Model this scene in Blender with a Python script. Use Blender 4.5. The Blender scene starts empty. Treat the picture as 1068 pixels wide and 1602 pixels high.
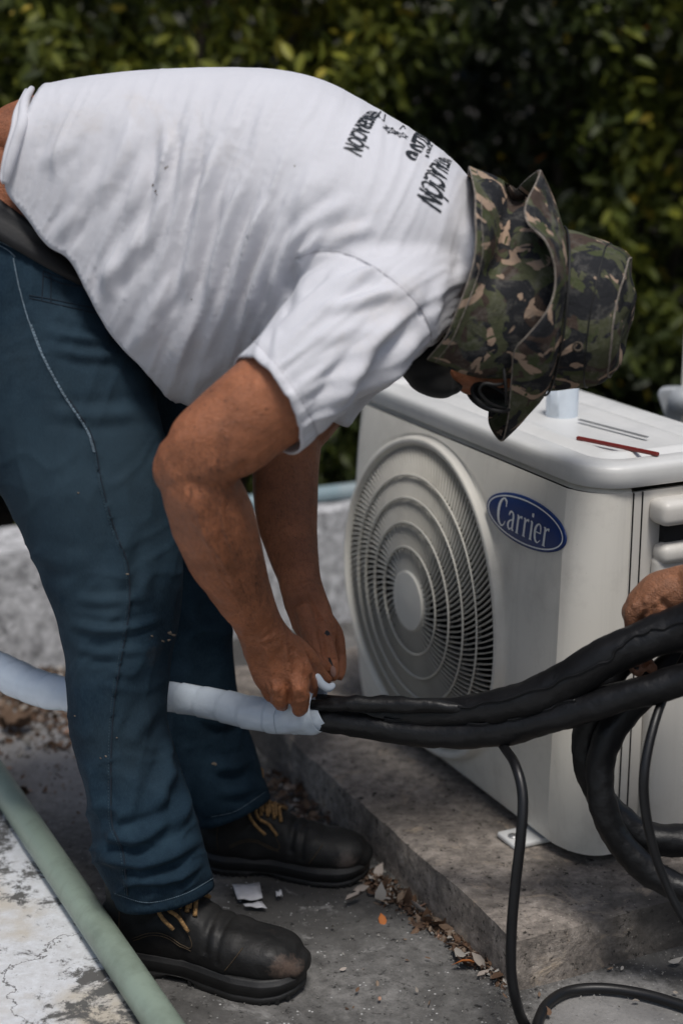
import bpy, bmesh, random
import numpy as np
from math import sin, cos, pi, radians, sqrt, atan2, exp, floor
from mathutils import Vector, Matrix, noise
from mathutils.bvhtree import BVHTree
random.seed(11); np.random.seed(11)
S = bpy.context.scene
COL = S.collection

# ------------------------------------------------------------ camera, sky, sun, exposure
H, PITCH, FPX = 1.3, radians(15.5), 2600.0
cp, sp = cos(PITCH), sin(PITCH)
cam = bpy.data.cameras.new('camera'); camo = bpy.data.objects.new('camera', cam); COL.objects.link(camo)
camo.location = (0, 0, H); camo.rotation_euler = (pi/2 - PITCH, 0, 0)
cam.sensor_fit = 'VERTICAL'; cam.sensor_height = 36; cam.lens = FPX/1602*36
cam.clip_end = 400; cam.clip_start = .05
cam.dof.use_dof = True; cam.dof.focus_distance = 2.38; cam.dof.aperture_fstop = 2.3
S.camera = camo
W = bpy.data.worlds.new('World'); S.world = W; W.use_nodes = True
nt = W.node_tree; bg = nt.nodes['Background']
sky = nt.nodes.new('ShaderNodeTexSky'); sky.sky_type = 'NISHITA'; sky.sun_disc = False
sky.sun_elevation = radians(65); sky.sun_rotation = radians(166)
sky.air_density = 1.2; sky.dust_density = 3.0; sky.ozone_density = 1.0
nt.links.new(sky.outputs[0], bg.inputs[0]); bg.inputs[1].default_value = .055
sun = bpy.data.lights.new('sun', 'SUN'); suno = bpy.data.objects.new('sun', sun); COL.objects.link(suno)
sun.energy = 1.5; sun.angle = radians(14); sun.color = (1, .97, .93)
# light travels from behind-left-above the worker down towards the camera's right
sd = Vector((-.10, .40, -.91)).normalized()
suno.rotation_euler = sd.to_track_quat('-Z', 'Y').to_euler()
S.view_settings.view_transform = 'Standard'; S.view_settings.look = 'None'
S.view_settings.gamma = 1; S.view_settings.exposure = .66
S.render.engine = 'CYCLES'

# ------------------------------------------------------------ projection helpers (modelling aids)
def ray(u, v):
    r = (u-534)/FPX; w = (801-v)/FPX
    return Vector((r, cp+w*sp, -sp+w*cp))
CAM = Vector((0, 0, H))
def P(u, v, y): d = ray(u, v); return CAM + d*(y/d.y)
def G(u, v, h=0.0): d = ray(u, v); return CAM + d*((h-H)/d.z)
def zc(q): return q[1]*cp - (q[2]-H)*sp
def pm(w, q): return w*zc(q)/FPX          # pixels -> metres at q
def projn(co):
    z = co[:,1]*cp-(co[:,2]-H)*sp
    return np.stack([534+FPX*co[:,0]/z, 801-FPX*(co[:,1]*sp+(co[:,2]-H)*cp)/z], 1)
E1 = Vector((-.431, .902, 0)); E2 = Vector((.902, .431, 0))
E1.normalize(); E2.normalize()
O0 = Vector((.423, 2.345, 0)) - .068*E2
def L(s, t, z): return O0 + E1*s + E2*t + Vector((0, 0, z))
def toL(q): d = q-O0; return d.dot(E1), d.dot(E2), q.z

# ------------------------------------------------------------ object helpers
def tag(o, label=None, cat=None, group=None, kind=None):
    if label: o['label'] = label
    if cat: o['category'] = cat
    if group: o['group'] = group
    if kind: o['kind'] = kind
    return o
def link(o, parent=None):
    COL.objects.link(o)
    if parent:
        o.parent = parent
        M = Matrix.Identity(4); par = parent
        while par: M = (par.matrix_parent_inverse @ par.matrix_basis if par.parent else par.matrix_basis.copy()) @ M; par = par.parent
        o.matrix_parent_inverse = M.inverted()
    return o
def empty(name, loc):
    o = bpy.data.objects.new(name, None); o.location = loc; o.empty_display_size = .1
    COL.objects.link(o); return o
def mesh(name, verts, faces, m, parent=None, smooth=True):
    me = bpy.data.meshes.new(name); me.from_pydata([tuple(v) for v in verts], [], [tuple(f) for f in faces]); me.update()
    if m: me.materials.append(m)
    if smooth: me.polygons.foreach_set('use_smooth', [True]*len(me.polygons))
    return link(bpy.data.objects.new(name, me), parent)
def mod(o, t, **k):
    m = o.modifiers.new(t.lower(), t)
    for a, b in k.items(): setattr(m, a, b)
    return m
def bake(o):
    dg = bpy.context.evaluated_depsgraph_get(); dg.update()
    me = bpy.data.meshes.new_from_object(o.evaluated_get(dg)); old = o.data
    o.modifiers.clear(); o.data = me; me.name = o.name; bpy.data.meshes.remove(old); return o
def getco(me):
    a = np.empty(len(me.vertices)*3); me.vertices.foreach_get('co', a); return a.reshape(-1, 3)
def getno(me):
    a = np.empty(len(me.vertices)*3); me.vertices.foreach_get('normal', a); return a.reshape(-1, 3)
def setco(me, co): me.vertices.foreach_set('co', co.ravel()); me.update()
def cr(p0, p1, p2, p3, t):
    return .5*((2*p1)+(-p0+p2)*t+(2*p0-5*p1+4*p2-p3)*t*t+(-p0+3*p1-3*p2+p3)*t**3)
def spline(pts, sub):
    a = [np.array(p, float) for p in pts]; out = []
    for i in range(len(a)-1):
        p0 = a[i-1] if i else 2*a[0]-a[1]; p3 = a[i+2] if i+2 < len(a) else 2*a[-1]-a[-2]
        for k in range(sub): out.append(cr(p0, a[i], a[i+1], p3, k/sub))
    out.append(a[-1]); return np.array(out)
def loft(st, seg=24, sub=6, ex=2.0, lat=None, cap=True, rnd=True):
    """st rows: x y z w d (w half size in the upright plane, d half size across). -> verts, faces"""
    a = spline(st, sub); n = len(a); V = []; F = []
    lat = Vector(lat) if lat else Vector((0, -1, 0))
    for i in range(n):
        c = Vector(a[i][:3]); T = (Vector(a[min(i+1, n-1)][:3])-Vector(a[max(i-1, 0)][:3])).normalized()
        B = (lat - T*lat.dot(T)).normalized(); A = T.cross(B)
        w, d = max(a[i][3], 1e-4), max(a[i][4], 1e-4); e = a[i][5] if len(a[i]) > 5 else ex
        for k in range(seg):
            t = 2*pi*k/seg; ct, s_ = cos(t), sin(t)
            V.append(c + A*(w*abs(ct)**(2/e)*(1 if ct >= 0 else -1)) + B*(d*abs(s_)**(2/e)*(1 if s_ >= 0 else -1)))
    for i in range(n-1):
        for k in range(seg):
            F.append((i*seg+k, i*seg+(k+1) % seg, (i+1)*seg+(k+1) % seg, (i+1)*seg+k))
    if cap:
        for i, sg in ((0, -1), (n-1, 1)):
            c = Vector(a[i][:3]); T = (Vector(a[min(i+1, n-1)][:3])-Vector(a[max(i-1, 0)][:3])).normalized()
            base = list(range(i*seg, (i+1)*seg)); r = min(a[i][3], a[i][4])
            rings = ((.35, .94), (.65, .76), (.88, .48)) if rnd else ()
            prev = base
            for h, sc in rings:
                st_ = len(V)
                for b in base: V.append(c + (Vector(V[b])-c)*sc + T*(sg*r*h))
                cur = list(range(st_, st_+seg))
                for k in range(seg):
                    q = (prev[k], prev[(k+1) % seg], cur[(k+1) % seg], cur[k])
                    F.append(q if sg > 0 else q[::-1])
                prev = cur
            V.append(c + T*(sg*r*(1 if rnd else 0))); ci = len(V)-1
            for k in range(seg):
                q = (prev[k], prev[(k+1) % seg], ci); F.append(q if sg > 0 else q[::-1])
    return V, F
def loft2(rows, seg=48, sub=5, cap=True):
    """rows tu tv bu bv y d e: sections given by their upper and lower outline points"""
    st = []
    for tu, tv, bu, bv, y, d, e in rows:
        a = P(tu, tv, y); b = P(bu, bv, y); st.append([*a, *b, d, e])
    a = spline(st, sub); n = len(a); V = []; F = []
    for i in range(n):
        t_, b_ = Vector(a[i][:3]), Vector(a[i][3:6]); c = (t_+b_)/2; A = (t_-b_)/2
        j0, j1 = max(i-1, 0), min(i+1, n-1); T = (Vector(a[j1][:3])+Vector(a[j1][3:6])-Vector(a[j0][:3])-Vector(a[j0][3:6])).normalized()
        B = A.cross(T).normalized(); B = B if B.y < 0 else -B; d, e = a[i][6], a[i][7]
        for k in range(seg):
            t = 2*pi*k/seg; ct, s_ = cos(t), sin(t)
            V.append(c + A*(abs(ct)**(2/e)*(1 if ct >= 0 else -1)) + B*(d*abs(s_)**(2/e)*(1 if s_ >= 0 else -1)))
    for i in range(n-1):
        for k in range(seg): F.append((i*seg+k, i*seg+(k+1) % seg, (i+1)*seg+(k+1) % seg, (i+1)*seg+k))
    F.append(tuple(range(seg))[::-1]); F.append(tuple((n-1)*seg+k for k in range(seg)))
    return V, F
def pst(rows):
    """rows u v w_px y d_m -> loft stations"""
    out = []
    for r in rows:
        q = P(r[0], r[1], r[3]); out.append([q.x, q.y, q.z, pm(r[2], q), r[4]] + list(r[5:]))
    return out
def tube(pts, r, seg=10, sub=5, cap=True):
    """pts world points, r radius or list"""
    st = [[*p, (r[i] if isinstance(r, (list, tuple)) else r), (r[i] if isinstance(r, (list, tuple)) else r)] for i, p in enumerate(pts)]
    a = spline(st, sub); n = len(a); V = []; F = []
    T0 = (Vector(a[1][:3])-Vector(a[0][:3])).normalized()
    N = T0.orthogonal().normalized()
    for i in range(n):
        T = (Vector(a[min(i+1, n-1)][:3])-Vector(a[max(i-1, 0)][:3])).normalized()
        N = (N - T*N.dot(T)).normalized(); B = T.cross(N); c = Vector(a[i][:3])
        for k in range(seg):
            t = 2*pi*k/seg; V.append(c+(N*cos(t)+B*sin(t))*a[i][3])
    for i in range(n-1):
        for k in range(seg): F.append((i*seg+k, i*seg+(k+1) % seg, (i+1)*seg+(k+1) % seg, (i+1)*seg+k))
    if cap: F.append(tuple(range(seg))[::-1]); F.append(tuple((n-1)*seg+k for k in range(seg)))
    return V, F
def ptube(rows, seg=10, sub=5):
    """rows u v r_px y"""
    pts = [P(a[0], a[1], a[3]) for a in rows]
    return tube(pts, [pm(a[2], q) for a, q in zip(rows, pts)], seg, sub)
def join(parts):
    V = []; F = []
    for v, f in parts:
        o = len(V); V += [Vector(x) for x in v]; F += [tuple(i+o for i in g) for g in f]
    return V, F
def box(c, sz, ax=(Vector((1, 0, 0)), Vector((0, 1, 0)), Vector((0, 0, 1)))):
    V = []; c = Vector(c)
    for i in (-1, 1):
        for j in (-1, 1):
            for k in (-1, 1): V.append(c+ax[0]*(i*sz[0]/2)+ax[1]*(j*sz[1]/2)+ax[2]*(k*sz[2]/2))
    return V, [(0, 1, 3, 2), (4, 6, 7, 5), (0, 4, 5, 1), (2, 3, 7, 6), (0, 2, 6, 4), (1, 5, 7, 3)]
def ball(c, r, n=12):
    V = []; F = []; c = Vector(c); r = (r, r, r) if not hasattr(r, '__len__') else r
    for i in range(n+1):
        for k in range(2*n):
            t = pi*i/n; p = pi*k/n; V.append(c+Vector((r[0]*sin(t)*cos(p), r[1]*sin(t)*sin(p), r[2]*cos(t))))
    for i in range(n):
        for k in range(2*n): F.append((i*2*n+k, i*2*n+(k+1) % (2*n), (i+1)*2*n+(k+1) % (2*n), (i+1)*2*n+k)[::-1])
    return V, F
def remesh(name, parts, vox, smooth_it, m, parent=None, fac=.5):
    V, F = join(parts); o = mesh(name, V, F, None, None, False)
    mod(o, 'REMESH', mode='VOXEL', voxel_size=vox)
    if smooth_it: mod(o, 'SMOOTH', factor=fac, iterations=smooth_it)
    bake(o)
    o.data.materials.clear(); o.data.materials.append(m)
    o.data.polygons.foreach_set('use_smooth', [True]*len(o.data.polygons))
    if parent: COL.objects.unlink(o); link(o, parent)
    return o
def grid(name, pts, m, parent=None, closed=False, thick=None, sub=0):
    """pts[i][j] grid of Vectors"""
    n = len(pts); k = len(pts[0]); V = [p for r in pts for p in r]; F = []
    for i in range(n-1):
        for j in range(k if closed else k-1):
            F.append((i*k+j, i*k+(j+1) % k, (i+1)*k+(j+1) % k, (i+1)*k+j))
    o = mesh(name, V, F, m, parent)
    if sub: mod(o, 'SUBSURF', levels=sub, render_levels=sub)
    if thick: mod(o, 'SOLIDIFY', thickness=thick, offset=0)
    return o
def segdist(p, line):
    """p Nx2, line Kx2 -> distance, param 0..1 along, signed side"""
    best = np.full(len(p), 1e9); tt = np.zeros(len(p)); sg = np.zeros(len(p)); K = len(line)-1
    for i in range(K):
        a = line[i]; b = line[i+1]; ab = b-a; l2 = (ab**2).sum()+1e-9
        t = np.clip(((p-a)@ab)/l2, 0, 1); q = a+t[:, None]*ab; d = np.sqrt(((p-q)**2).sum(1))
        k = d < best; best[k] = d[k]; tt[k] = (i+t[k])/K
        sg[k] = np.sign(ab[0]*(p[k, 1]-a[1])-ab[1]*(p[k, 0]-a[0]))
    return best, tt, sg
def folds(o, lines, near=None, disp=None):
    """lines: (points px, amp m, width px[, fade]); sculpt ridges/creases along the normals"""
    me = o.data; co = getco(me); no = getno(me); uv = projn(co); D = np.zeros(len(co))
    wt = np.ones(len(co)) if near is None else np.clip(-no[:, 1]*2.5+.4, 0, 1)
    for ln in lines:
        pts = spline(ln[0], 5) if len(ln[0]) > 2 else np.array(ln[0], float)
        d, t, s = segdist(uv, pts); ln_ = np.sqrt((np.diff(pts, axis=0)**2).sum(1)).sum(); fw = min(.5, max(.28, (55 if ln[2] > 5 else 10)/ln_)); fade = np.clip(np.minimum(t, 1-t)/fw, 0, 1); fade = fade*fade*(3-2*fade)
        if len(ln) > 3 and ln[3] == 'nofade': fade = (t > 0)*(t < 1)*1.
        if len(ln) > 3 and ln[3] == 'step':      # overlap: one side higher
            prof = np.where(s > 0, np.exp(-(d/ln[2])**2), -.3*np.exp(-(d/(ln[2]*.4))**2))
        else:
            prof = np.exp(-(d/ln[2])**2) - .45*np.exp(-((d-ln[2]*1.7)/(ln[2]*.8))**2)*(1 if not (len(ln) > 3) else 0)
        D += ln[1]*prof*fade*wt
    if disp: D += disp(co, uv, no)*wt
    setco(me, co+no*D[:, None])
def cutmesh(o, keep, snap, thick):
    """delete verts where not keep(co); snap open border with snap(co)->co; solidify"""
    me = o.data; co = getco(me); k = keep(co)
    bm = bmesh.new(); bm.from_mesh(me); bm.verts.ensure_lookup_table()
    bmesh.ops.delete(bm, geom=[v for v in bm.verts if not k[v.index]], context='VERTS')
    bd = [v for v in bm.verts if v.is_boundary]
    if snap and bd:
        c = np.array([v.co for v in bd]); c2 = snap(c)
        for v, q in zip(bd, c2): v.co = q
        for _ in range(4):
            nw = {}
            for v in bd:
                nb = [e.other_vert(v).co for e in v.link_edges if e.is_boundary]
                if len(nb) == 2: nw[v] = v.co*.4+(nb[0]+nb[1])*.3
            for v, q in nw.items(): v.co = q
    bm.to_mesh(me); bm.free(); me.update()
    if thick: mod(o, 'SOLIDIFY', thickness=thick, offset=-1)

# ------------------------------------------------------------ materials
def newmat(name):
    m = bpy.data.materials.new(name); m.use_nodes = True
    return m, m.node_tree, m.node_tree.nodes['Principled BSDF']
def N(t, ty, **k):
    n = t.nodes.new('ShaderNode'+ty)
    for a, b in k.items():
        if a in n.inputs.keys() if hasattr(n, 'inputs') else False: n.inputs[a].default_value = b
        else: setattr(n, a, b)
    return n
def ramp(t, src, stops, interp='LINEAR'):
    r = t.nodes.new('ShaderNodeValToRGB'); r.color_ramp.interpolation = interp
    e = r.color_ramp.elements
    while len(e) < len(stops): e.new(.5)
    for x, (p, c) in zip(e, stops): x.position = p; x.color = (*c, 1) if len(c) == 3 else c
    t.links.new(src, r.inputs[0]); return r
def nz(t, scale, detail=4, rough=.6, vec=None, dist=0):
    n = t.nodes.new('ShaderNodeTexNoise'); n.inputs['Scale'].default_value = scale
    n.inputs['Detail'].default_value = detail; n.inputs['Roughness'].default_value = rough
    n.inputs['Distortion'].default_value = dist
    if vec: t.links.new(vec, n.inputs['Vector'])
    return n
def mix(t, f, a, b, mode='MIX'):
    m = t.nodes.new('ShaderNodeMix'); m.data_type = 'RGBA'; m.blend_type = mode
    for i, x in ((0, f), (6, a), (7, b)):
        if hasattr(x, 'is_output') or hasattr(x, 'links'): t.links.new(x, m.inputs[i])
        else: m.inputs[i].default_value = x if i == 0 else (*x, 1)
    return m.outputs[2]
def bump(t, b, src, st=.3, dist=.01, prev=None):
    n = t.nodes.new('ShaderNodeBump'); n.inputs['Strength'].default_value = st; n.inputs['Distance'].default_value = dist
    t.links.new(src, n.inputs['Height'])
    if prev: t.links.new(prev.outputs[0], n.inputs['Normal'])
    t.links.new(n.outputs[0], b.inputs['Normal']); return n
def coord(t, scale=None, kind='Object', rot=None):
    c = t.nodes.new('ShaderNodeTexCoord').outputs[kind]
    if scale or rot:
        m = t.nodes.new('ShaderNodeMapping')
        if scale: m.inputs['Scale'].default_value = scale
        if rot: m.inputs['Rotation'].default_value = rot
        t.links.new(c, m.inputs[0]); return m.outputs[0]
    return c
def simple(name, c, rough=.5, var=.25, scale=30, bs=.1, bscale=120, bd=.002, metal=0, spec=.5):
    m, t, b = newmat(name); v = coord(t)
    n = nz(t, scale, 5, .6, v)
    lo = tuple(x*(1-var) for x in c); hi = tuple(min(1, x*(1+var*.6)) for x in c)
    r = ramp(t, n.outputs[0], [(.3, lo), (.7, hi)]); t.links.new(r.outputs[0], b.inputs['Base Color'])
    b.inputs['Roughness'].default_value = rough; b.inputs['Metallic'].default_value = metal
    b.inputs['Specular IOR Level'].default_value = spec
    if bs: bump(t, b, nz(t, bscale, 3, .6, v).outputs[0], bs, bd)
    return m
def spot(t, v, c, centre, rad, colr, nsc=30, amt=.9, th=.35):
    s_ = t.nodes.new('ShaderNodeVectorMath'); s_.operation = 'DISTANCE'; s_.inputs[1].default_value = centre; t.links.new(v, s_.inputs[0])
    n = nz(t, nsc, 6, .75, v); ad = t.nodes.new('ShaderNodeMath'); ad.operation = 'MULTIPLY_ADD'; ad.inputs[1].default_value = -rad*1.6
    t.links.new(n.outputs[0], ad.inputs[0]); t.links.new(s_.outputs['Value'], ad.inputs[2])
    k = ramp(t, ad.outputs[0], [(0, (amt,)*3), (max(rad*th, 1e-3), (0,)*3)]).outputs[0]
    return mix(t, k, c, colr)
def concrete(name, base, dark, light, spots, sc=1.0, darkamt=(.42, .62), lightamt=(.6, .72), bst=.6):
    m, t, b = newmat(name); v = coord(t)
    big = nz(t, 2.2*sc, 8, .68, v, .4); fine = nz(t, 34*sc, 7, .75, v); mid = nz(t, 9*sc, 8, .72, v, .6)
    c = ramp(t, fine.outputs[0], [(.3, tuple(x*.38 for x in base)), (.5, base), (.7, tuple(x*1.75 for x in base))]).outputs[0]
    k = ramp(t, big.outputs[0], [(darkamt[0], (0, 0, 0)), (darkamt[1], (1, 1, 1))]).outputs[0]
    c = mix(t, k, dark, c)
    k2 = ramp(t, mid.outputs[0], [(lightamt[0], (0, 0, 0)), (lightamt[1], (1, 1, 1))]).outputs[0]
    c = mix(t, k2, c, light)
    vo = t.nodes.new('ShaderNodeTexVoronoi'); vo.inputs['Scale'].default_value = 95*sc; t.links.new(v, vo.inputs['Vector'])
    k3 = ramp(t, vo.outputs['Distance'], [(.10, (1, 1, 1)), (.2, (0, 0, 0))]).outputs[0]
    k4 = ramp(t, nz(t, 21*sc, 4, .6, v).outputs[0], [(.52, (0, 0, 0)), (.62, (1, 1, 1))]).outputs[0]
    mm = mix(t, 1.0, k3, k4, 'MULTIPLY'); c = mix(t, mm, c, spots)
    dk = ramp(t, nz(t, 60*sc, 4, .7, v).outputs[0], [(.33, (1, 1, 1)), (.42, (0, 0, 0))]).outputs[0]
    c = mix(t, dk, c, tuple(x*.35 for x in dark))
    if name.startswith('floor'):
        for u_, v_, r_ in ((50, 1170, .30), (20, 1120, .25), (960, 1590, .10)): c = spot(t, v, c, G(u_, v_), r_, (.40, .39, .38), 70, .45, .6)
    t.links.new(c, b.inputs['Base Color']); b.inputs['Roughness'].default_value = .92
    b.inputs['Specular IOR Level'].default_value = .2
    p = bump(t, b, mid.outputs[0], bst, .012); bump(t, b, fine.outputs[0], bst, .004, p)
    return m
M = {}
M['floor'] = concrete('floor_concrete', (.175, .17, .163), (.07, .068, .065), (.34, .335, .325), (.55, .55, .54))
M['slab'] = concrete('slab_concrete', (.31, .27, .235), (.11, .098, .087), (.52, .42, .32), (.55, .5, .42), 1.3, (.36, .56), (.56, .68), .9)
M['wall'] = concrete('wall_plaster', (.44, .44, .45), (.24, .24, .245), (.66, .66, .67), (.7, .7, .7), 1.0, (.3, .42), (.62, .8), .35)
M['soil'] = concrete('soil', (.05, .04, .03), (.02, .017, .014), (.12, .09, .06), (.15, .12, .08), 1.5)
def kerbmat():
    m, t, b = newmat('kerb_plaster'); v = coord(t)
    big = nz(t, 3.2, 9, .75, v, .8); mid = nz(t, 19, 9, .85, v, .3); fine = nz(t, 55, 6, .75, v)
    c = ramp(t, fine.outputs[0], [(.3, (.52, .52, .52)), (.7, (.70, .72, .75))]).outputs[0]
    c = mix(t, ramp(t, nz(t, 5, 6, .6, v).outputs[0], [(.5, (0, 0, 0)), (.65, (1, 1, 1))]).outputs[0], c, (.50, .45, .37))
    # black mould patches
    sepx = t.nodes.new('ShaderNodeMath'); sepx.operation = 'MULTIPLY_ADD'; sepx.inputs[1].default_value = .95
    t.links.new(big.outputs[0], sepx.inputs[2]); t.links.new(mid.outputs[0], sepx.inputs[0])
    dt = t.nodes.new('ShaderNodeVectorMath'); dt.operation = 'DOT_PRODUCT'; dt.inputs[1].default_value = E2; t.links.new(v, dt.inputs[0])
    mp_ = t.nodes.new('ShaderNodeMapRange'); o_ = O0.dot(E2); mp_.inputs[1].default_value = o_-.95; mp_.inputs[2].default_value = o_-.72; mp_.inputs[3].default_value = -.38; mp_.inputs[4].default_value = -.27
    t.links.new(dt.outputs['Value'], mp_.inputs[0]); ad_ = t.nodes.new('ShaderNodeMath'); ad_.operation = 'ADD'; t.links.new(sepx.outputs[0], ad_.inputs[0]); t.links.new(mp_.outputs[0], ad_.inputs[1])
    k = ramp(t, ad_.outputs[0], [(.705, (0, 0, 0)), (.775, (1, 1, 1))]).outputs[0]
    c = mix(t, k, c, (.10, .098, .093))
    # hairline cracks
    vo = t.nodes.new('ShaderNodeTexVoronoi'); vo.feature = 'DISTANCE_TO_EDGE'; vo.inputs['Scale'].default_value = 2.6
    wv = t.nodes.new('ShaderNodeVectorMath'); wv.operation = 'ADD'
    sc = t.nodes.new('ShaderNodeVectorMath'); sc.operation = 'SCALE'; sc.inputs['Scale'].default_value = .16
    t.links.new(nz(t, 11, 5, .7, v).outputs['Color'], sc.inputs[0]); t.links.new(v, wv.inputs[0]); t.links.new(sc.outputs[0], wv.inputs[1])
    t.links.new(wv.outputs[0], vo.inputs['Vector'])
    k2 = ramp(t, vo.outputs['Distance'], [(.002, (1, 1, 1)), (.006, (0, 0, 0))]).outputs[0]
    c = mix(t, k2, c, (.06, .055, .05))
    t.links.new(c, b.inputs['Base Color']); b.inputs['Roughness'].default_value = .9
    p = bump(t, b, mid.outputs[0], .4, .008); p = bump(t, b, fine.outputs[0], .5, .003, p); return m
M['kerb'] = kerbmat()
def paint(name, c, rough=.42, dirt=.12, dc=(.32, .29, .25)):
    m, t, b = newmat(name); v = coord(t)
    n = nz(t, 7, 8, .7, v); k = ramp(t, n.outputs[0], [(.5, (0, 0, 0)), (.8, (dirt*4,)*3)]).outputs[0]
    cc = mix(t, k, c, dc)
    s = nz(t, 260, 2, .5, v); k2 = ramp(t, s.outputs[0], [(.74, (0, 0, 0)), (.78, (1, 1, 1))]).outputs[0]
    k3 = mix(t, 1.0, k2, (.4, .4, .4), 'MULTIPLY'); cc = mix(t, k3, cc, dc)
    vs = coord(t, (34, 34, 1.6)); k4 = ramp(t, nz(t, 1, 5, .6, vs).outputs[0], [(.52, (0,)*3), (.75, (dirt*1.6,)*3)]).outputs[0]; cc = mix(t, k4, cc, dc)
    t.links.new(cc, b.inputs['Base Color'])
    r = ramp(t, nz(t, 15, 5, .6, v).outputs[0], [(.3, (rough-.08,)*3), (.7, (rough+.12,)*3)]); t.links.new(r.outputs[0], b.inputs['Roughness'])
    bump(t, b, nz(t, 500, 2, .5, v).outputs[0], .06, .001); return m
M['ac'] = paint('cream_paint', (.76, .73, .66)); M['lid'] = paint('lid_paint', (.68, .68, .665), .38, .07, (.36, .37, .38))
M['grille'] = paint('grille_plastic', (.66, .635, .57), .5, .1)
M['sidepl'] = paint('side_paint', (.66, .635, .59), .42)
M['dark'] = simple('dark_cavity', (.012, .012, .013), .8, bs=0)
M['coil'] = simple('dark_fan_plastic', (.03, .032, .036), .5)
M['blue'] = simple('badge_blue', (.003, .030, .16), .4, .05, bs=0); M['silver'] = simple('badge_silver', (.78, .8, .82), .35, .05, bs=0)
M['black_ins'] = simple('black_foam', (.0050, .0050, .0058), .46, .5, 14, .4, 90, .003, spec=.42)
M['black_cable'] = simple('black_rubber', (.006, .006, .007), .42, .2, 30, .1)
M['greenpvc'] = paint('green_pvc', (.25, .31, .25), .4, .2, (.10, .12, .09))
M['bluepvc'] = paint('blue_pvc', (.22, .30, .33), .4, .2, (.4, .4, .4))
def skinmat(name, c, dark):
    m, t, b = newmat(name); v = coord(t)
    c0 = ramp(t, nz(t, 16, 6, .65, v, .3).outputs[0], [(.3, tuple(x*.62 for x in c)), (.55, c), (.75, tuple(x*1.3 for x in c))]).outputs[0]
    c0 = mix(t, ramp(t, nz(t, 190, 4, .7, v).outputs[0], [(.3, (.35,)*3), (.5, (0,)*3)]).outputs[0], c0, dark)
    vo = t.nodes.new('ShaderNodeTexVoronoi'); vo.inputs['Scale'].default_value = 85; t.links.new(v, vo.inputs['Vector'])
    k = ramp(t, vo.outputs['Distance'], [(.06, (.75,)*3), (.13, (0,)*3)]).outputs[0]
    k2 = ramp(t, nz(t, 30, 3, .6, v).outputs[0], [(.5, (0,)*3), (.6, (1,)*3)]).outputs[0]
    c0 = mix(t, mix(t, 1.0, k, k2, 'MULTIPLY'), c0, dark)
    t.links.new(c0, b.inputs['Base Color']); b.inputs['Roughness'].default_value = .43
    b.inputs['Specular IOR Level'].default_value = .5
    b.inputs['Subsurface Weight'].default_value = .08; b.inputs['Subsurface Radius'].default_value = (.01, .004, .002); b.inputs['Subsurface Scale'].default_value = .5
    vo2 = t.nodes.new('ShaderNodeTexVoronoi'); vo2.inputs['Scale'].default_value = 420; t.links.new(v, vo2.inputs['Vector'])
    p = bump(t, b, nz(t, 60, 7, .75, v).outputs[0], .8, .005); bump(t, b, vo2.outputs[0], .5, .0015, p)
    return m
M['skin'] = skinmat('tanned_skin', (.37, .135, .060), (.08, .028, .014)); M['skin2'] = skinmat('tanned_skin_helper', (.33, .145, .075), (.06, .03, .02))
M['nail'] = simple('nail', (.42, .24, .19), .35, .1); M['grease'] = simple('black_grease', (.012, .01, .01), .5)
def cloth(name, c, weave=900, rough=.9, stain=None, var=.08, bst=.25):
    m, t, b = newmat(name); v = coord(t)
    c0 = ramp(t, nz(t, 12, 6, .65, v).outputs[0], [(.3, tuple(x*(1-var) for x in c)), (.7, tuple(min(1, x*(1+var)) for x in c))]).outputs[0]
    if stain:
        k = ramp(t, nz(t, 4.5, 7, .7, v, .5).outputs[0], [(.55, (0,)*3), (.75, (.55,)*3)]).outputs[0]
        c0 = mix(t, k, c0, stain)
    t.links.new(c0, b.inputs['Base Color']); b.inputs['Roughness'].default_value = rough
    b.inputs['Specular IOR Level'].default_value = .15; b.inputs['Sheen Weight'].default_value = .15
    p = bump(t, b, nz(t, 45, 5, .6, v).outputs[0], .25, .004); bump(t, b, nz(t, weave, 2, .5, v).outputs[0], bst, .0015, p)
    return m
M['shirt'] = cloth('white_cotton', (.63, .63, .665), stain=(.56, .50, .44), var=.03)
M['stitch_w'] = simple('white_stitch', (.42, .41, .44), .9, .2, 200); M['ink'] = simple('black_ink', (.012, .015, .02), .7, .3, 80, 0)
def denim():
    m, t, b = newmat('blue_denim'); v = coord(t)
    c = ramp(t, nz(t, 9, 7, .68, v, .3).outputs[0], [(.3, (.0045, .011, .019)), (.5, (.0085, .021, .036)), (.72, (.020, .042, .064))]).outputs[0]
    w = coord(t, (900, 900, 160)); k = ramp(t, nz(t, 1, 3, .6, w).outputs[0], [(.42, (0,)*3), (.75, (.35,)*3)]).outputs[0]
    c = mix(t, k, c, (.035, .07, .09))
    k = ramp(t, nz(t, 60, 3, .5, v).outputs[0], [(.765, (0,)*3), (.79, (.8,)*3)]).outputs[0]; c = mix(t, k, c, (.3, .28, .22))
    for u_, v_, r_, a_ in ((266, 996, .016, .7), (264, 1032, .022, .4), (250, 1004, .012, .6), (130, 800, .13, .35), (90, 640, .14, .3), (230, 1150, .07, .3), (150, 1000, .06, .3)): c = spot(t, v, c, P(u_, v_, 2.13), r_, (.105, .09, .075) if a_ > .36 else (.036, .06, .078), 40 if a_ > .36 else 14, a_, .6)
    t.links.new(c, b.inputs['Base Color']); b.inputs['Roughness'].default_value = .88; b.inputs['Specular IOR Level'].default_value = .15
    p = bump(t, b, nz(t, 28, 6, .65, v).outputs[0], .15, .004); bump(t, b, nz(t, 1, 3, .6, w).outputs[0], .4, .001, p); return m
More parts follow.
